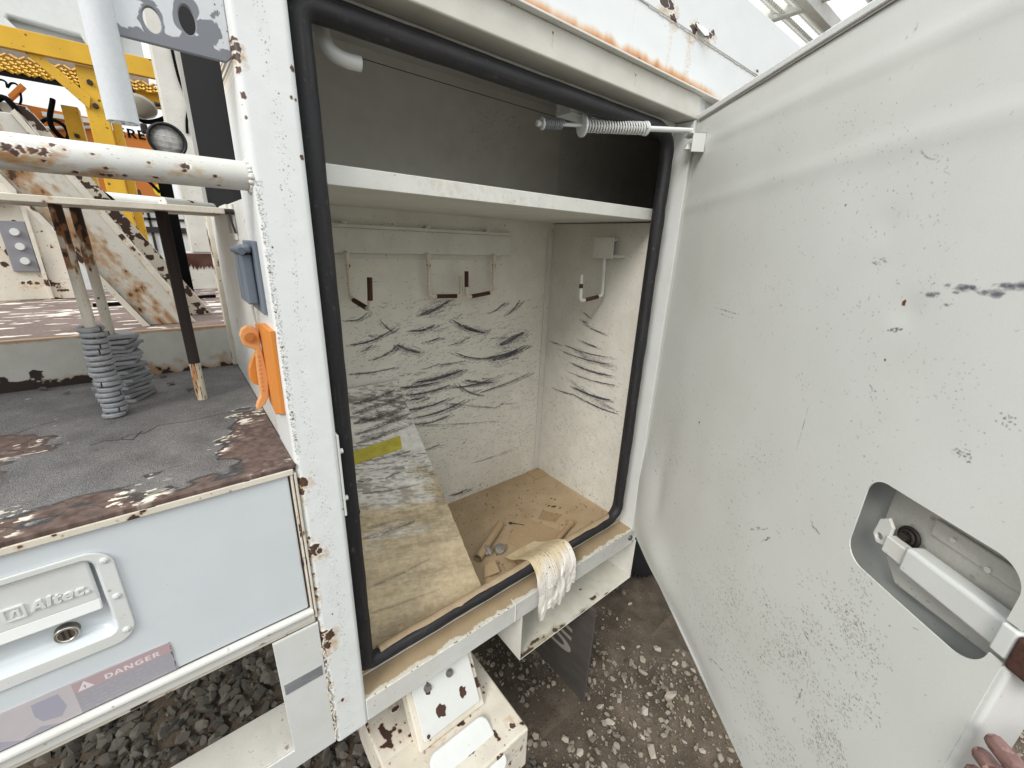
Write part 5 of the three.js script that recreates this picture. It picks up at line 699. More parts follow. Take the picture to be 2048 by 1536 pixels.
// ================================================================ LOOSE THINGS
// ---- leaning plywood board
{
  const r = rng(121), A = V(0.165, 1.128, CZ + 0.012), Bv = V(0.17, FL + 0.004, -0.07); // left top, left bottom
  const ax = V(0, 0, 0), len = Math.hypot(A.y - Bv.y, A.z - Bv.z), dn = V(0, Bv.y - A.y, Bv.z - A.z).normalize();
  const t = new Tex(512, 1024, 0, 0.33, 0, len, (a, b) => { // pixel onto the board plane
    const n = V(1, 0, 0).cross(dn).normalize(), q = ray(a, b), k = A.clone().sub(CAM).dot(n) / q.dot(n), p = CAM.clone().addScaledVector(q, k); return [p.x - A.x, len - p.clone().sub(A).dot(dn)]; });
  t.base([196, 185, 164], 10, 10, 6, [7, 7, 9]);
  t.paint((x, y, R, G, B) => { const s = 1 - y / len, yy = y + x * 0.25, n = fbm(x * 9 + 4, yy * 24 + 2, 5), grain = (fbm(x * 9 + 3, yy * 110, 4) - 0.5) * 34 + (fbm(x * 120, y * 120, 2) - 0.5) * 26; const w = sst(0.62, 0.45, s + (n - 0.5) * 0.5); let o = [lerp(R - 6, 212, w) + grain, lerp(G - 12, 209, w) + grain, lerp(B - 22, 200, w) + grain]; const st = fbm(x * 7 + 8, yy * 40 + 3, 4) * 0.5 + fbm(x * 70 + 1, yy * 260, 4) * 0.5, d = sst(0.46, 0.66, st) * (0.16 + 0.5 * sst(0.75, 0.25, s)); return [lerp(o[0], 92, d), lerp(o[1], 84, d), lerp(o[2], 78, d)]; });
  const S = (a, b, c, d, bend, w, n, al = 0.6) => t.stroke(t.px(a, b), t.px(c, d), Math.abs(bend) + 3, w * 1.4, [46, 42, 42], r, n * 4, al * 0.85);
  for (const m of [[705, 812, 790, 782, -6, 10, 34], [705, 830, 805, 795, -8, 12, 40], [708, 850, 815, 815, -8, 14, 40], [710, 872, 820, 830, -6, 14, 40], [712, 890, 825, 850, -6, 10, 26], [715, 845, 780, 825, 0, 16, 36, 0.4], [720, 880, 790, 860, 0, 14, 30, 0.4], [730, 925, 820, 905, -4, 6, 16], [715, 965, 745, 960, 0, 8, 26], [770, 960, 800, 945, 0, 8, 18], [725, 990, 840, 970, -6, 4, 12], [740, 945, 780, 935, 0, 5, 10], [725, 1080, 830, 1045, -6, 12, 40, 0.35], [730, 1060, 800, 1040, 0, 8, 20, 0.3], [735, 1180, 860, 1120, 0, 6, 20, 0.25], [740, 1230, 880, 1180, 0, 6, 16, 0.2]]) S(...m);
  t.specks(500, r, 0, 0.33, 0, len, 0.6, 2, DARK, 0.4, 0.3);
  // torn dark strip near the right edge
  for (let i = 0; i < 420; i++) { const k = r(), a = lerp(812, 880, k) + rr(-14, 22, r), b = lerp(905, 1010, k); S(a, b, a + rr(4, 16, r), b - rr(0, 5, r), 0, 3, 1, 0.45); }
  M.ply = t.mat({ roughness: 0.85, bump: 0.0008 });
  const TH = 0.012, nrm = V(0, -dn.z, dn.y).normalize(); // towards the viewer, up
  const right = (s) => lerp(0.441, 0.482, s) - A.x, out = []; const N = 40;
  const sh = new THREE.Shape(); sh.moveTo(0, 0); const bl = (s) => right(1 - s);
  for (let i = 0; i <= N; i++) { const s = i / N; const xx = bl(s) + (i > 0 && i < N ? (r() - 0.5) * 0.002 : 0); sh.lineTo(xx, s * len); } sh.lineTo(0, len); sh.lineTo(0, 0);
  const g = planar(ext(sh, -TH, 0, 0.0012), 0, 1, 0, 0.33, 0, len);
  const up = dn.clone().negate(); const nz = V(1, 0, 0).cross(up).normalize(); const m = new THREE.Matrix4().makeBasis(V(1, 0, 0), up, nz).setPosition(V(A.x, A.y + dn.y * len, A.z + dn.z * len)); g.applyMatrix4(m);
  g.computeBoundingBox(); const lift = FL + 0.0005 - g.boundingBox.min.y; g.translate(0, lift, Math.min(0, -(CZ + 0.0008 - g.boundingBox.min.z)) || 0);
  g.computeBoundingBox(); if (g.boundingBox.min.z < CZ + 0.0008) g.translate(0, 0, CZ + 0.0008 - g.boundingBox.min.z);
  solo('plywood_board', g, M.ply, V(0.3, FL, -0.1), 'stained plywood board leaning in the left of the open compartment', 'board');
  // yellow strip of tape across it
  const tapeT = new Tex(256, 128, 0, 0.12, 0, 0.05, null); tapeT.base([176, 164, 46], 12, 8, 5, [8, 8, 4]); tapeT.specks(220, r, 0, 0.12, 0, 0.05, 0.6, 2, ['84,80,30', '60,58,40'], 0.5, 0.3); for (let i = 0; i < 3; i++) tapeT.stroke([10, 70 + i * 12], [200, 30 + i * 10], 6, 3, [70, 66, 30], r, 8, 0.5);
  const tl = (a, b) => { const q = t.map(a, b); return V(q[0], q[1], 0.0009); }; const c = [tl(700, 908), tl(800, 874), tl(804, 900), tl(700, 935)];
  const tg = ext(shp(c.map((p) => [p.x, p.y])), 0.0005, 0.0022, 0.0004); const pg = planar(tg, 0, 1, c[0].x, c[1].x, Math.min(c[0].y, c[3].y), Math.max(c[0].y, c[1].y)); pg.applyMatrix4(m); pg.translate(0, lift, 0); 
  pg.computeBoundingBox(); solo('yellow_tape', pg, tapeT.mat({ roughness: 0.6 }), V(0.25, 1.0, -0.33), 'creased strip of yellow tape stuck across the plywood board', 'tape');
}
// ---- washers on the rods
{
  const r = rng(131); let y = DECK; const ORD = ['first', 'second', 'third', 'fourth', 'fifth', 'sixth', 'seventh', 'eighth', 'ninth', 'tenth', 'eleventh', 'twelfth', 'thirteenth', 'fourteenth', 'fifteenth', 'sixteenth', 'seventeenth'];
  const ring = (rad, w) => { const prof = rrShape(rad - w, rad, -0.0042, 0.0042, 0.0028).getPoints(3); const g = new THREE.LatheGeometry(prof.map((p) => new THREE.Vector2(p.x, p.y)), 36, 0.06, 6.16); return boxUV(g); };
  const rg = ring(0.0172, 0.008), n = 17;
  for (let i = 0; i < n; i++) { const g = rg.clone(); g.rotateY(r() * 6.28); g.rotateZ(rr(-0.06, 0.06, r)); g.rotateX(rr(-0.06, 0.06, r)); const x = -0.1155 + rr(-0.0019, 0.0019, r), z = -0.352 + rr(-0.0018, 0.0018, r); g.translate(x, y + 0.0046, z); solo('lock_washer', g, M.galv, V(x, y, z), `split lock washer, ${ORD[i]} up from the deck in the round stack`, 'washer', 'lock washers stacked on the rod'); y += 0.0088 + r() * 0.0012; }
  y = DECK; const cell = rrShape(-0.032, 0.032, -0.032, 0.032, 0.003); cell.holes.push(new THREE.Path().absarc(0, 0, 0.0105, 0, 6.283)); const sq = ext(cell, -0.0034, 0.0034, 0.0012); sq.rotateX(-Math.PI / 2);
  for (let i = 0; i < 16; i++) { const g = boxUV(sq.clone()); g.rotateY(rr(-0.75, 0.75, r) + 0.4); g.rotateX(rr(-0.035, 0.035, r)); const x = -0.105 + rr(-0.002, 0.002, r), z = -0.455 + rr(-0.002, 0.002, r); g.translate(x, y + 0.0042, z); solo('square_washer', g, M.galv, V(x, y, z), `square plate washer, ${ORD[i]} up from the deck in the splayed stack`, 'washer', 'square washers stacked on the rod'); y += 0.0079; }
}
// ---- litter in the compartment
const dustCol = std('#a5845c', 0.95), dustDark = std('#8a6c49', 0.95);
{
  const r = rng(141), on = (a, b, dy = 0) => { const p = onY(a, b, FL + dy); p.y = FL; return p; };
  const card = new Tex(256, 256, 0, 1, 0, 1); card.base([164, 140, 108], 8, 8, 5, [7, 6, 4]); card.specks(160, r, 0, 1, 0, 1, 0.6, 2, ['110,86,58', '190,164,126'], 0.5); M.card = card.mat({ rep: true, roughness: 0.95 });
  // cardboard tubes
  const tubeG = (a, b, rad) => { const d = b.clone().sub(a); const prof = [[rad - 0.002, 0], [rad, 0], [rad, d.length()], [rad - 0.002, d.length()], [rad - 0.002, 0]].map((p) => new THREE.Vector2(...p)); const g = new THREE.LatheGeometry(prof, 28); g.applyQuaternion(new THREE.Quaternion().setFromUnitVectors(V(0, 1, 0), d.normalize())); g.translate(a.x, a.y, a.z); return boxUV(g); };
  const a = on(956, 1117, 0.012), b = on(1000, 1050, 0.012); a.y = b.y = FL + 0.0125; solo('cardboard_tube', tubeG(a, b, 0.0122), M.card, V(a.x, FL, a.z), 'dusty open cardboard tube lying beside the plywood board', 'tube');
  const c = on(1108, 1090, 0.008), d = on(1139, 1052, 0.008); c.y = d.y = FL + 0.0085; const bolt = solo('dusty_bolt', merge([cyl(c, d, 0.0082, 0.0082, 18), (() => { const q = d.clone().sub(c).normalize(); return cyl(d, d.clone().addScaledVector(q, 0.012), 0.0118, 0.0118, 6); })()]), M.card, V(c.x, FL, c.z), 'dust covered pipe fitting with a wider square end on the floor', 'fitting'); bolt.position.y += 0.0028;
  const e = on(1021, 1047), f = on(1049, 1052); e.y = f.y = FL + 0.0026; solo('small_nail', merge([cyl(e, f, 0.0018, 0.0014, 10), (() => { const q = new THREE.TorusGeometry(0.0042, 0.0016, 8, 16); q.rotateX(Math.PI / 2); q.translate(e.x, e.y - 0.0008, e.z); return q; })()]), M.darkSteel, V(e.x, FL, e.z), 'small dark eye pin lying on the dusty floor', 'pin');
  // crumpled foil pieces
  const crumple = (p, rad, sx, sy, sz, seed, mat, nm, lab) => { const q = new THREE.IcosahedronGeometry(1, 6), pp = q.attributes.position; for (let i = 0; i < pp.count; i++) { const x = pp.getX(i), y = pp.getY(i), z = pp.getZ(i), k = 0.55 + 0.45 * fbm(x * 2.6 + seed, y * 2.6 + z * 2.2 + 9, 2) + 0.5 * Math.abs(fbm(x * 6 + seed + z * 3, y * 6 + z * 5 + 9, 3) - 0.5); pp.setXYZ(i, x * k * rad * sx, y * k * rad * sy, z * k * rad * sz); } q.computeVertexNormals(); q.computeBoundingBox(); q.translate(p.x, FL - q.boundingBox.min.y + 0.0004, p.z); return solo(nm, boxUV(toCreasedNormals(q, 0.4)), mat, V(p.x, FL, p.z), lab, 'foil'); };
  const foil = std('#8d8780', 0.5, { metalness: 0.4 });
  crumple(on(999, 1103), 0.02, 1.05, 0.55, 1, 4, foil, 'crumpled_foil', 'grey crumpled ball of foil on the dusty floor'); crumple(on(973, 1108), 0.021, 0.6, 0.7, 1.1, 31, foil, 'crumpled_foil', 'folded grey foil scrap leaning on the cardboard tube');
  // cardboard scraps
  const scrap = (pts, lab, th = 0.003, lift = 0, tilt = 0) => { const W = pts.map((q) => on(...q)); const cx = W.reduce((s, q) => s + q.x, 0) / W.length, cz = W.reduce((s, q) => s + q.z, 0) / W.length; const g = ext(shp(W.map((q) => [q.x - cx, -(q.z - cz)])), 0, th, 0.0006); g.rotateX(-Math.PI / 2); g.rotateZ(tilt); g.computeBoundingBox(); g.translate(cx, FL - g.boundingBox.min.y + 0.0006 + lift, cz); solo('cardboard_scrap', boxUV(g), M.card, V(cx, FL, cz), lab, 'cardboard'); };
  scrap([[970, 1135], [990, 1128], [1000, 1150], [968, 1158]], 'upright cornered cardboard scrap next to the foil', 0.004, 0, 0.2);
  scrap([[975, 1160], [1015, 1155], [1018, 1163], [972, 1170]], 'long pale cardboard strip lying by the sill', 0.004, 0.004, 0.05);
  scrap([[965, 1172], [980, 1166], [992, 1178], [975, 1188]], 'small square cardboard scrap against the sill', 0.003);
  scrap([[1060, 1040], [1135, 1068], [1075, 1115], [1015, 1085], [1030, 1050]], 'large flat sheet of dusty cardboard on the floor', 0.0022);
  scrap([[1052, 944], [1082, 938], [1096, 950], [1072, 960]], 'pale torn patch of card in the back corner', 0.002);
  scrap([[1005, 1130], [1030, 1125], [1040, 1140], [1012, 1146]], 'thin curled cardboard scrap near the hanging paper', 0.003, 0.001, -0.1);
  // dust crumbs
  const cr = new THREE.InstancedMesh(ROCKS[2], dustDark, 500), m = new THREE.Matrix4(), q = new THREE.Quaternion(); for (let i = 0; i < 500; i++) { const s = Math.pow(r(), 3) * 0.0035 + 0.0008; q.setFromEuler(new THREE.Euler(r() * 6, r() * 6, r() * 6)); m.compose(V(rr(0.5, 1.0, r), FL + s * 0.4, rr(-0.43, -0.08, r)), q, V(s, s, s)); cr.setMatrixAt(i, m); } cr.name = 'dust_crumbs'; cr.userData = { kind: 'stuff', label: 'crumbs of dry dirt on the compartment floor', category: 'dirt' }; scene.add(cr);
  // torn printed paper hanging over the sill
  const pt = new Tex(512, 768, 0, 0.11, 0, 0.2, null); pt.base([232, 228, 220], 5, 8, 3, [4, 5, 8]);
  pt.paint((x, y, R, G, B) => { const k = sst(0.07, 0.11, y + (fbm(x * 40, y * 30, 4) - 0.5) * 0.05) * 0.75, s = sst(0.55, 0.7, fbm(x * 30 + 5, y * 30, 3)) * 0.35; const a = Math.min(1, k + s * k); return [lerp(R, 206, a), lerp(G, 184, a), lerp(B, 142, a)]; });
  for (let k = 0; k < 30; k++) { const X = 60 + k * 14 + (k % 7 > 4 ? 5 : 0), gap = r(); if (gap < 0.2) continue; for (let y = rr(10, 80, r); y < rr(560, 760, r);) { const l = rr(3, 22, r); pt.g.fillStyle = `rgba(70,62,54,${rr(0.3, 0.75, r)})`; pt.g.fillRect(X + rr(-0.6, 0.6, r), y, k % 9 === 2 ? 5 : 2.4, l); y += l + rr(2, 9, r) + (r() < 0.05 ? 40 : 0); } }
  for (const [x, y] of [[220, 130], [225, 230], [230, 330]]) { pt.g.strokeStyle = 'rgba(80,72,60,0.6)'; pt.g.lineWidth = 3; pt.g.strokeRect(x - 24, y - 22, 50, 46); pt.g.strokeRect(x - 12, y - 11, 26, 24); }
  for (let i = 0; i < 8; i++) { pt.g.fillStyle = 'rgba(84,56,36,0.8)'; pt.blob(r() * 512, 200 + r() * 280, rr(3, 11, r), r, 0.5); }
  M.paper = pt.mat({ roughness: 0.9, transmission: 0, side: THREE.DoubleSide });
  const prof = [V(0, FL + 0.004, -0.135), V(0, FL + 0.02, -0.1), V(0, 0.7, -0.065), V(0, 0.7125, -0.036), V(0, 0.7, -0.012), V(0, 0.666, 0.004), V(0, 0.62, 0.007), V(0, 0.57, 0.009), V(0, 0.53, 0.012)]; const cv = new THREE.CatmullRomCurve3(prof);
  const nu = 26, nv = 60, pos = [], uv = [], idx = []; const xl = onZ(1078, 1150, 0.005).x, xr = onZ(1148, 1140, 0.005).x;
  for (let j = 0; j <= nv; j++) { const s = j / nv; for (let i = 0; i <= nu; i++) { const u = i / nu; const tear = 0.84 + 0.22 * (fbm(u * 14, 2, 4) - 0.4) - 0.14 * sst(0.6, 1, u) + 0.06 * sst(0.2, 0, u); const c = cv.getPointAt(Math.min(1, s * tear)); const w = (fbm(u * 6 + 3, s * 7, 4) - 0.5) * 0.02 * sst(0.3, 1, s); const narrow = lerp(0.8, 1, sst(0, 0.35, s)); pos.push(lerp(xl, xr, 0.5 + (u - 0.5) * narrow) - (1 - sst(0, 0.4, s)) * 0.016 + w * 0.6 + 0.003 * Math.sin(s * 14) * (u - 0.5), c.y + Math.abs(w) * 0.5, c.z + 0.002 + Math.abs(w)); uv.push(u, 1 - s); } }
  for (let j = 0; j < nv; j++) for (let i = 0; i < nu; i++) { const q0 = j * (nu + 1) + i; idx.push(q0, q0 + nu + 1, q0 + 1, q0 + 1, q0 + nu + 1, q0 + nu + 2); }
  const pg = new THREE.BufferGeometry(); pg.setAttribute('position', new THREE.Float32BufferAttribute(pos, 3)); pg.setAttribute('uv', new THREE.Float32BufferAttribute(uv, 2)); pg.setIndex(idx); pg.computeVertexNormals();
  const lower = pg.clone(); lower.translate(0.002, -0.016, -0.0016); const lp = lower.attributes.position; for (let i = 0; i < lp.count; i++) if (lp.getZ(i) < 0.0) lp.setY(i, lp.getY(i) + 0.0148);
  solo('torn_paper', merge([pg, lower]), M.paper, V((xl + xr) / 2, 0.55, 0), 'torn printed paper, stained brown, hanging over the compartment sill', 'paper');
}
// ---- work lamps
{
  const lens = new Tex(256, 256, 0, 1, 0, 1, null); const r = rng(151); lens.base([196, 196, 194], 34, 9, 16, [6, 6, 6]); for (let i = 0; i < 12; i++) { lens.h.fillStyle = i % 2 ? '#fff' : '#000'; lens.h.fillRect(0, i * 22, 256, 12); lens.g.strokeStyle = 'rgba(230,230,226,0.6)'; lens.g.lineWidth = 4; lens.g.beginPath(); lens.g.moveTo(0, i * 22 + 4); lens.g.quadraticCurveTo(128, i * 22 + 20, 256, i * 22 + 4); lens.g.stroke(); } lens.specks(500, r, 0, 1, 0, 1, 1, 4, ['240,240,238', '90,88,86'], 0.5);
  const lensM = lens.mat({ roughness: 0.25, metalness: 0.2, bump: 0.004, clearcoat: 0.6 });
  const c = onZ(334, 281, -0.97); const face = V(0.05, -0.12, 1).normalize(); const qd = new THREE.Quaternion().setFromUnitVectors(V(0, 1, 0), face);
  const L = thing('work_lamp', 'round work lamp with black rubber rim and ribbed glass lens', 'lamp', V(0.035, 1.7, -1.015));
  const lathe = (pts, n = 36) => { const g = new THREE.LatheGeometry(pts.map((p) => new THREE.Vector2(...p)), n); g.applyQuaternion(qd); g.translate(c.x, c.y, c.z); return g.toNonIndexed(); };
  part(L, 'housing', lathe([[0.0001, -0.05], [0.02, -0.048], [0.036, -0.03], [0.04, -0.012], [0.0425, 0], [0.0425, 0.014], [0.036, 0.016], [0.035, 0.004]]), M.rubber);
  const lg = new THREE.SphereGeometry(0.06, 28, 10, 0, 6.283, 0, 0.62); lg.translate(0, -0.047, 0); { const p = lg.attributes.position, uv = lg.attributes.uv; for (let i = 0; i < p.count; i++) uv.setXY(i, p.getX(i) / 0.075 + 0.5, p.getZ(i) / 0.075 + 0.5); } lg.applyQuaternion(qd); lg.translate(c.x, c.y, c.z); part(L, 'lens', lg, lensM);
  part(L, 'bracket', merge([cyl(V(0.035, 1.7, -1.015), c.clone().addScaledVector(face, -0.03), 0.008, 0.008, 10), box(c.x - 0.05, c.x - 0.035, c.y + 0.012, c.y + 0.035, c.z - 0.035, c.z - 0.01, 0.004)]), M.darkSteel);
}
// ================================================================ BACKGROUND MACHINES
{
  const r = rng(161);
  // yellow platform machine
  const Z = -2.6, q = (a, b, z = Z) => onZ(a, b, z); const base = V(0, 0, Z);
  const Yp = thing('platform_machine', 'chipped yellow steel work platform with posts and perforated deck edge', 'machine', base); const p = (n, g, m, l) => part(Yp, n, g, m, l);
  const plat = 2.3; 
  p('edge_beam', box(-1.6, 0.7, 2.25, 2.335, Z, Z + 0.03, 0.003), M.yellow); 
  // perforated tread grating under the edge
  const st = []; for (let i = 0; i < 64; i++) for (let j = 0; j < 9; j++) { const g = new THREE.BoxGeometry(0.026, 0.008, 0.02); g.rotateX(0.5); g.rotateZ(((i + j) % 2 ? 1 : -1) * 0.6); g.translate(-1.2 + i * 0.029, 2.235, Z - 0.05 - j * 0.035); st.push(g); } p('grating', merge(st), M.yellow).userData.kind = 'stuff';
  { const a = onZ(0, 141, Z - 0.5).y, b = onZ(0, 114, Z - 0.5).y; p('under_beam', box(-1.6, 0.9, a, b, Z - 0.62, Z - 0.5, 0.004), M.black); } p('inner_beam', box(-0.1, 0.7, 2.16, 2.24, Z - 0.24, Z - 0.2, 0.003), M.yellow); p('platform_floor', box(-1.6, 0.7, 2.29, 2.3, Z - 0.62, Z - 0.36), M.darkSteel);
  p('post', box(-0.18, -0.1, 0, 2.25, Z - 0.1, Z - 0.001, 0.004), M.yellow); p('post', box(-0.098, -0.06, 0, 2.22, Z - 0.2, Z - 0.09, 0.004), M.yellow); p('post', box(-0.31, -0.24, 0, 2.15, Z - 0.6, Z - 0.5, 0.004), M.yellow);
  p('brace', (() => { const a = q(28, 78), b = q(172, 198); const g = ext(shp([[a.x - 0.02, a.y], [a.x + 0.03, a.y], [b.x + 0.02, b.y + 0.01], [b.x + 0.005, b.y - 0.045]]), Z + 0.001, Z + 0.014, 0.002); return g; })(), M.yellow);
  for (const [x, y] of [[-0.14, 2.18], [-0.14, 2.08], [-0.14, 1.9], [-0.275, 2.0], [-0.275, 1.86]]) { const z = x < -0.2 ? Z - 0.5 : Z - 0.001; p('bolt', cyl(V(x, y, z), V(x, y, z + 0.014), 0.013, 0.012, 6), M.darkSteel); }
  p('hose', tube([V(-0.33, 2.16, Z - 0.45), V(-0.36, 2.02, Z - 0.4), V(-0.3, 1.9, Z - 0.42), V(-0.34, 1.72, Z - 0.45), V(-0.3, 1.5, Z - 0.46)], 0.012, 50, 8), M.black); p('hose', tube([V(0.0, 2.16, Z - 0.3), V(0.03, 2.09, Z - 0.24), V(0.1, 2.1, Z - 0.24), V(0.2, 2.17, Z - 0.3)], 0.012, 40, 8), M.black);
  p('rail_post', box(-0.5, -0.47, 2.335, 3.3, Z - 0.04, Z - 0.01, 0.002), M.yellow);
  p('cross_base', box(-0.9, 0.5, 0, 0.12, Z - 0.6, Z + 0.1, 0.01), M.darkSteel);
  // hanging sealed-beam lamp
  { const c = onZ(281, 212, -2.3); const s = 1.0; const Lm = thing('hanging_lamp', 'small grey sealed beam lamp hanging under the yellow platform', 'lamp', V(c.x, 2.06, -2.86)); const qd = new THREE.Quaternion().setFromUnitVectors(V(0, 1, 0), V(-0.25, -0.8, 0.5).normalize()); const g = new THREE.LatheGeometry([[0.0001, 0.06], [0.028, 0.05], [0.06, 0.01], [0.064, -0.006], [0.05, -0.014], [0.0001, -0.022]].map((v) => new THREE.Vector2(...v)), 32); g.applyQuaternion(qd); g.translate(c.x, c.y, c.z); part(Lm, 'reflector', boxUV(g), std('#8d877a', 0.35, { metalness: 0.3, clearcoat: 0.5 })); part(Lm, 'wire', tube([c.clone().add(V(-0.01, 0.04, 0)), c.clone().add(V(-0.03, 0.1, -0.1)), V(c.x - 0.03, 2.07, -2.86)], 0.008, 24, 6), M.black); part(Lm, 'terminal', cyl(c.clone().add(V(0.055, 0.02, 0)), c.clone().add(V(0.09, 0.02, 0)), 0.012, 0.006, 8), M.darkSteel); }
  // orange machine
  const O = thing('orange_machine', 'orange tracked machine parked far behind the truck', 'machine', V(-0.4, 0, -8)); const om = std('#cf7a2c', 0.6), oz = -8;
  const oq = (a, b) => onZ(a, b, oz);
  { const a = oq(55, 230), b = oq(190, 250), c = oq(300, 300); part(O, 'boom', ext(shp([[oq(40, 215).x, oq(40, 215).y], [oq(190, 244).x, oq(190, 244).y], [oq(190, 266).x, oq(190, 266).y], [oq(60, 262).x, oq(60, 262).y]]), oz, oz + 0.3, 0.01), om); part(O, 'body', box(oq(90, 260).x, oq(320, 260).x, 0.9, oq(200, 262).y, oz - 0.6, oz + 0.25, 0.03), om); part(O, 'tracks', box(oq(60, 260).x, oq(340, 260).x, 0.0, 0.9, oz - 0.5, oz + 0.1, 0.1), M.black);
    part(O, 'ladder', merge([box(oq(95, 238).x, oq(185, 238).x, oq(120, 243).y - 0.02, oq(120, 243).y + 0.03, oz + 0.31, oz + 0.35), cyl(V(oq(85, 265).x, oq(85, 265).y, oz + 0.3), V(oq(200, 262).x, oq(200, 262).y, oz + 0.3), 0.02, 0.02, 8)]), M.clean);
    const w = new THREE.TorusGeometry(0.12, 0.02, 8, 24); { const k = oq(120, 272); w.translate(k.x, k.y, oz + 0.4); } part(O, 'handwheel', w, M.black);
    part(O, 'wire_loop', merge([tube([oq(0, 188), oq(12, 175), oq(26, 178), oq(30, 190)].map((v) => v.setZ(oz + 0.35)), 0.012, 24, 6), tube([oq(30, 190), oq(38, 181), oq(50, 186), oq(56, 210), oq(52, 225)].map((v) => v.setZ(oz + 0.35)), 0.012, 30, 6)]), M.black);
    const ar = ext(shp([oq(32, 205), oq(56, 182), oq(65, 190), oq(38, 215)].map((v) => [v.x, v.y])), oz + 0.3, oz + 0.4, 0.005); part(O, 'signal_arm', ar, om);
    const tg = new TextGeometry('ERE', { font: M.font, size: 0.11, depth: 0.01, curveSegments: 3 }); tg.scale(1.15, 1, 1); { const k = oq(237, 278); tg.translate(k.x, k.y, oz + 0.2505); } part(O, 'lettering', boxUV(tg), M.black); }
  // white hooded body behind the platform
  const W = thing('white_boom', 'large smooth white boom housing with a long recessed panel', 'machine', V(-1.2, 0, -6)); const wz = -6, wq = (a, b) => onZ(a, b, wz);
  { const o = shp([[-3.2, wq(0, 92).y], [wq(240, 125).x, wq(240, 125).y], [wq(230, 0).x + 0.2, wq(230, 0).y + 0.6], [-3.2, 4.6]]); const rec = [[15, 30], [160, 70], [178, 95], [150, 98], [40, 62], [12, 36]].map(([a, b]) => wq(a, b)); o.holes.push(new THREE.Path(rec.map((v) => new THREE.Vector2(v.x, v.y)))); part(W, 'housing', ext(o, wz - 0.12, wz, 0.015), M.clean); part(W, 'recess_panel', box(-3.1, 0.2, wq(0, 88).y, 4.4, wz - 0.7, wz - 0.121), M.clean); part(W, 'mast', box(-2.4, -1.6, 0, wq(0, 88).y - 0.001, wz - 0.6, wz - 0.2, 0.03), M.clean); }
  // second white machine seen through the deck rails
  const T = thing('white_truck', 'white service truck with yellow stripe seen beyond the rear deck', 'truck', V(0, 0, -4.6)); const tz = -4.6, tq = (a, b) => onZ(a, b, tz);
  { const x0 = tq(262, 440).x, x1 = tq(420, 440).x; part(T, 'body', box(x0 - 1.4, x1 + 1.5, 0.5, 1.78, tz - 1.2, tz, 0.02), M.clean); part(T, 'yellow_stripe', box(tq(318, 420).x, tq(332, 420).x, 0.6, 1.74, tz + 0.002, tz + 0.012), M.yellow); part(T, 'panel_line', merge([box(x0, x1, tq(300, 440).y, tq(300, 440).y + 0.02, tz + 0.002, tz + 0.012), box(tq(292, 420).x, tq(292, 420).x + 0.02, 0.8, 1.7, tz + 0.002, tz + 0.012), box(x0, x1, tq(300, 465).y, tq(300, 465).y + 0.05, tz + 0.002, tz + 0.02)]), M.darkSteel);
    part(T, 'marker_lamp', cyl(V(tq(321, 381).x, tq(321, 381).y, tz), V(tq(321, 381).x, tq(321, 381).y, tz + 0.03), 0.05, 0.05, 18), std('#d9c437', 0.4)); part(T, 'hose', tube([tq(275, 380), tq(280, 395), tq(276, 410), tq(284, 430)].map((v) => v.setZ(tz + 0.05)), 0.02, 20, 6), M.rust); for (const x of [x0 - 0.8, x1 + 0.8]) { const w = new THREE.CylinderGeometry(0.45, 0.45, 0.3, 32); w.rotateX(Math.PI / 2); w.translate(x, 0.45, tz - 0.17); part(T, 'wheel', boxUV(w), M.rubber); } }
}
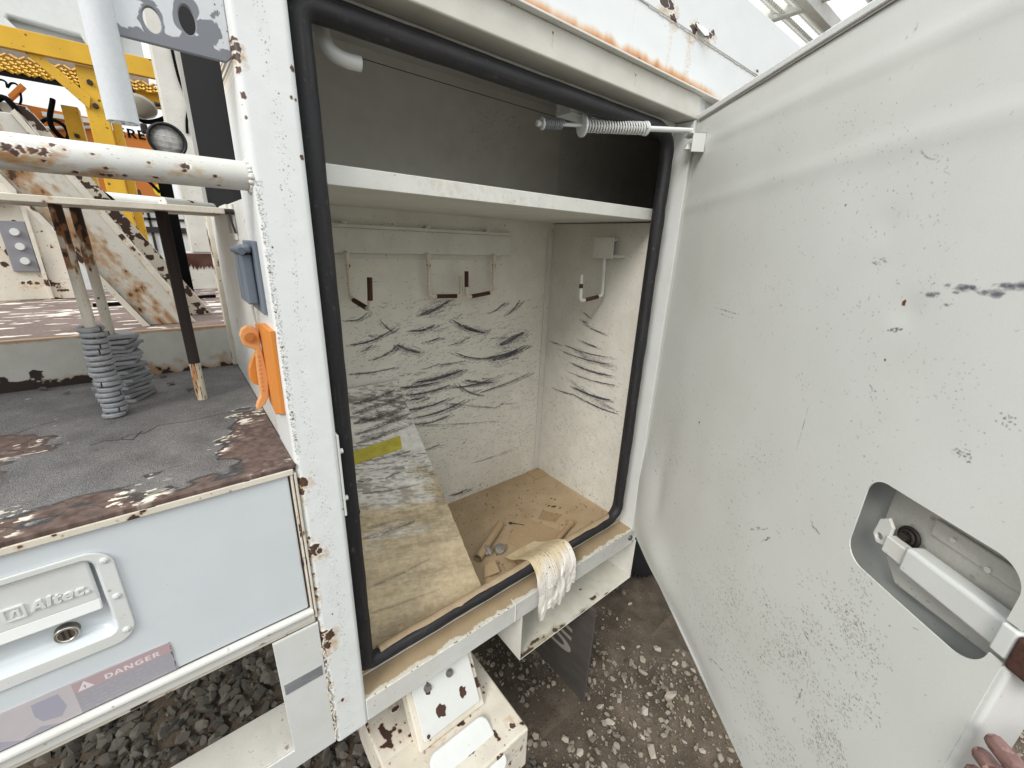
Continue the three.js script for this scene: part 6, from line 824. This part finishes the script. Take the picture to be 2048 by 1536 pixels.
// ---- hand on the door edge
{
  const r = rng(171); const c0 = new Tex(256, 256, 0, 1, 0, 1); c0.base([128, 98, 92], 18, 12, 6, [12, 10, 8]); c0.paint((x, y, R, G, B) => { const k = sst(0.5, 0.66, fbm(x * 9, y * 9, 4)), d = sst(0.55, 0.68, fbm(x * 7 + 30, y * 16 + 4, 4)); return [lerp(lerp(R, 182, k), 96, d * 0.8), lerp(lerp(G, 148, k), 64, d * 0.8), lerp(lerp(B, 132, k), 62, d * 0.8)]; });
  const skin = c0.mat({ rep: true, roughness: 0.6 });
  // bones in door coordinates (u, v, w): four fingers wrapped over the edge, thumb on the inner face, palm outside
  const D = (u, v, w) => V(u, v, w).applyMatrix4(DOORM); const bones = []; const bone = (a, b, r0, r1) => bones.push([a, b, r0, r1]);
  const E = 0.902, Y = 1.092;
  for (let i = 0; i < 4; i++) { const y = Y + 0.008 - i * 0.0215, l = [1, 1.08, 1.03, 0.85][i], rad = 0.0088 - (i === 3 ? 0.0008 : 0); const k = D(E + 0.034, y, -0.03), p1 = D(E + 0.028, y + 0.002, 0.008), p2 = D(E + 0.006, y + 0.003, 0.015 * l + 0.002), p3 = D(E - 0.03 * l, y + 0.003, 0.0105); bone(k, p1, rad * 1.12, rad * 1.05); bone(p1, p2, rad * 1.02, rad * 0.95); bone(p2, p3, rad * 0.95, rad * 0.82); bone(D(E + 0.07, y - 0.004, -0.06), k, 0.013, 0.0115); }
  bone(D(E + 0.075, Y - 0.01, -0.062), D(E + 0.08, Y - 0.055, -0.062), 0.018, 0.018); bone(D(E + 0.06, Y + 0.012, -0.05), D(E + 0.045, Y + 0.04, -0.02), 0.0125, 0.011); bone(D(E + 0.045, Y + 0.04, -0.02), D(E + 0.03, Y + 0.05, 0.008), 0.0108, 0.0088); bone(D(E + 0.085, Y - 0.04, -0.062), D(E + 0.19, Y - 0.12, -0.05), 0.024, 0.03); bone(D(E + 0.19, Y - 0.12, -0.05), D(E + 0.4, Y - 0.22, 0.0), 0.031, 0.042);
  const bb = new THREE.Box3(); bones.forEach(([a, b, p, q]) => { bb.expandByPoint(a); bb.expandByPoint(b); }); bb.expandByScalar(0.06); const size = bb.getSize(V(0, 0, 0)), S = Math.max(size.x, size.y, size.z), cen = bb.getCenter(V(0, 0, 0)); const N = 120;
  const mc = new MarchingCubes(N, new THREE.MeshBasicMaterial(), false, false, 400000); mc.isolation = 0; const v = V(0, 0, 0), ab = V(0, 0, 0), ap = V(0, 0, 0);
  for (let k = 0; k < N; k++) for (let j = 0; j < N; j++) for (let i = 0; i < N; i++) { v.set((i - N / 2) / (N / 2) * S / 2 + cen.x, (j - N / 2) / (N / 2) * S / 2 + cen.y, (k - N / 2) / (N / 2) * S / 2 + cen.z); let e = 0; for (const [a, b, r0, r1] of bones) { ab.subVectors(b, a); ap.subVectors(v, a); const t = Math.max(0, Math.min(1, ap.dot(ab) / ab.lengthSq())); const d = ap.addScaledVector(ab, -t).length() - lerp(r0, r1, t); e += Math.exp(-Math.min(d, 0.2) / 0.0022); } mc.field[i + j * N + k * N * N] = Math.log(e + 1e-30) * 0.0022; }
  mc.update(); const n = mc.count; const pos = new Float32Array(n * 3), nor = new Float32Array(n * 3); for (let i = 0; i < n; i++) for (let a = 0; a < 3; a++) { pos[i * 3 + a] = mc.positionArray[i * 3 + a] * S / 2 + [cen.x, cen.y, cen.z][a]; nor[i * 3 + a] = mc.normalArray[i * 3 + a]; }
  let g = new THREE.BufferGeometry(); g.setAttribute('position', new THREE.BufferAttribute(pos, 3)); g.setAttribute('normal', new THREE.BufferAttribute(nor, 3)); g = mergeVertices(g, 1e-5); g.deleteAttribute('normal'); g.computeVertexNormals(); g = boxUV(g, 0.12);
  solo('person', g, skin, D(E + 0.05, Y - 0.1, -0.03), 'hand of a person gripping the free edge of the open door', 'person');
}
renderer.render(scene, camera);
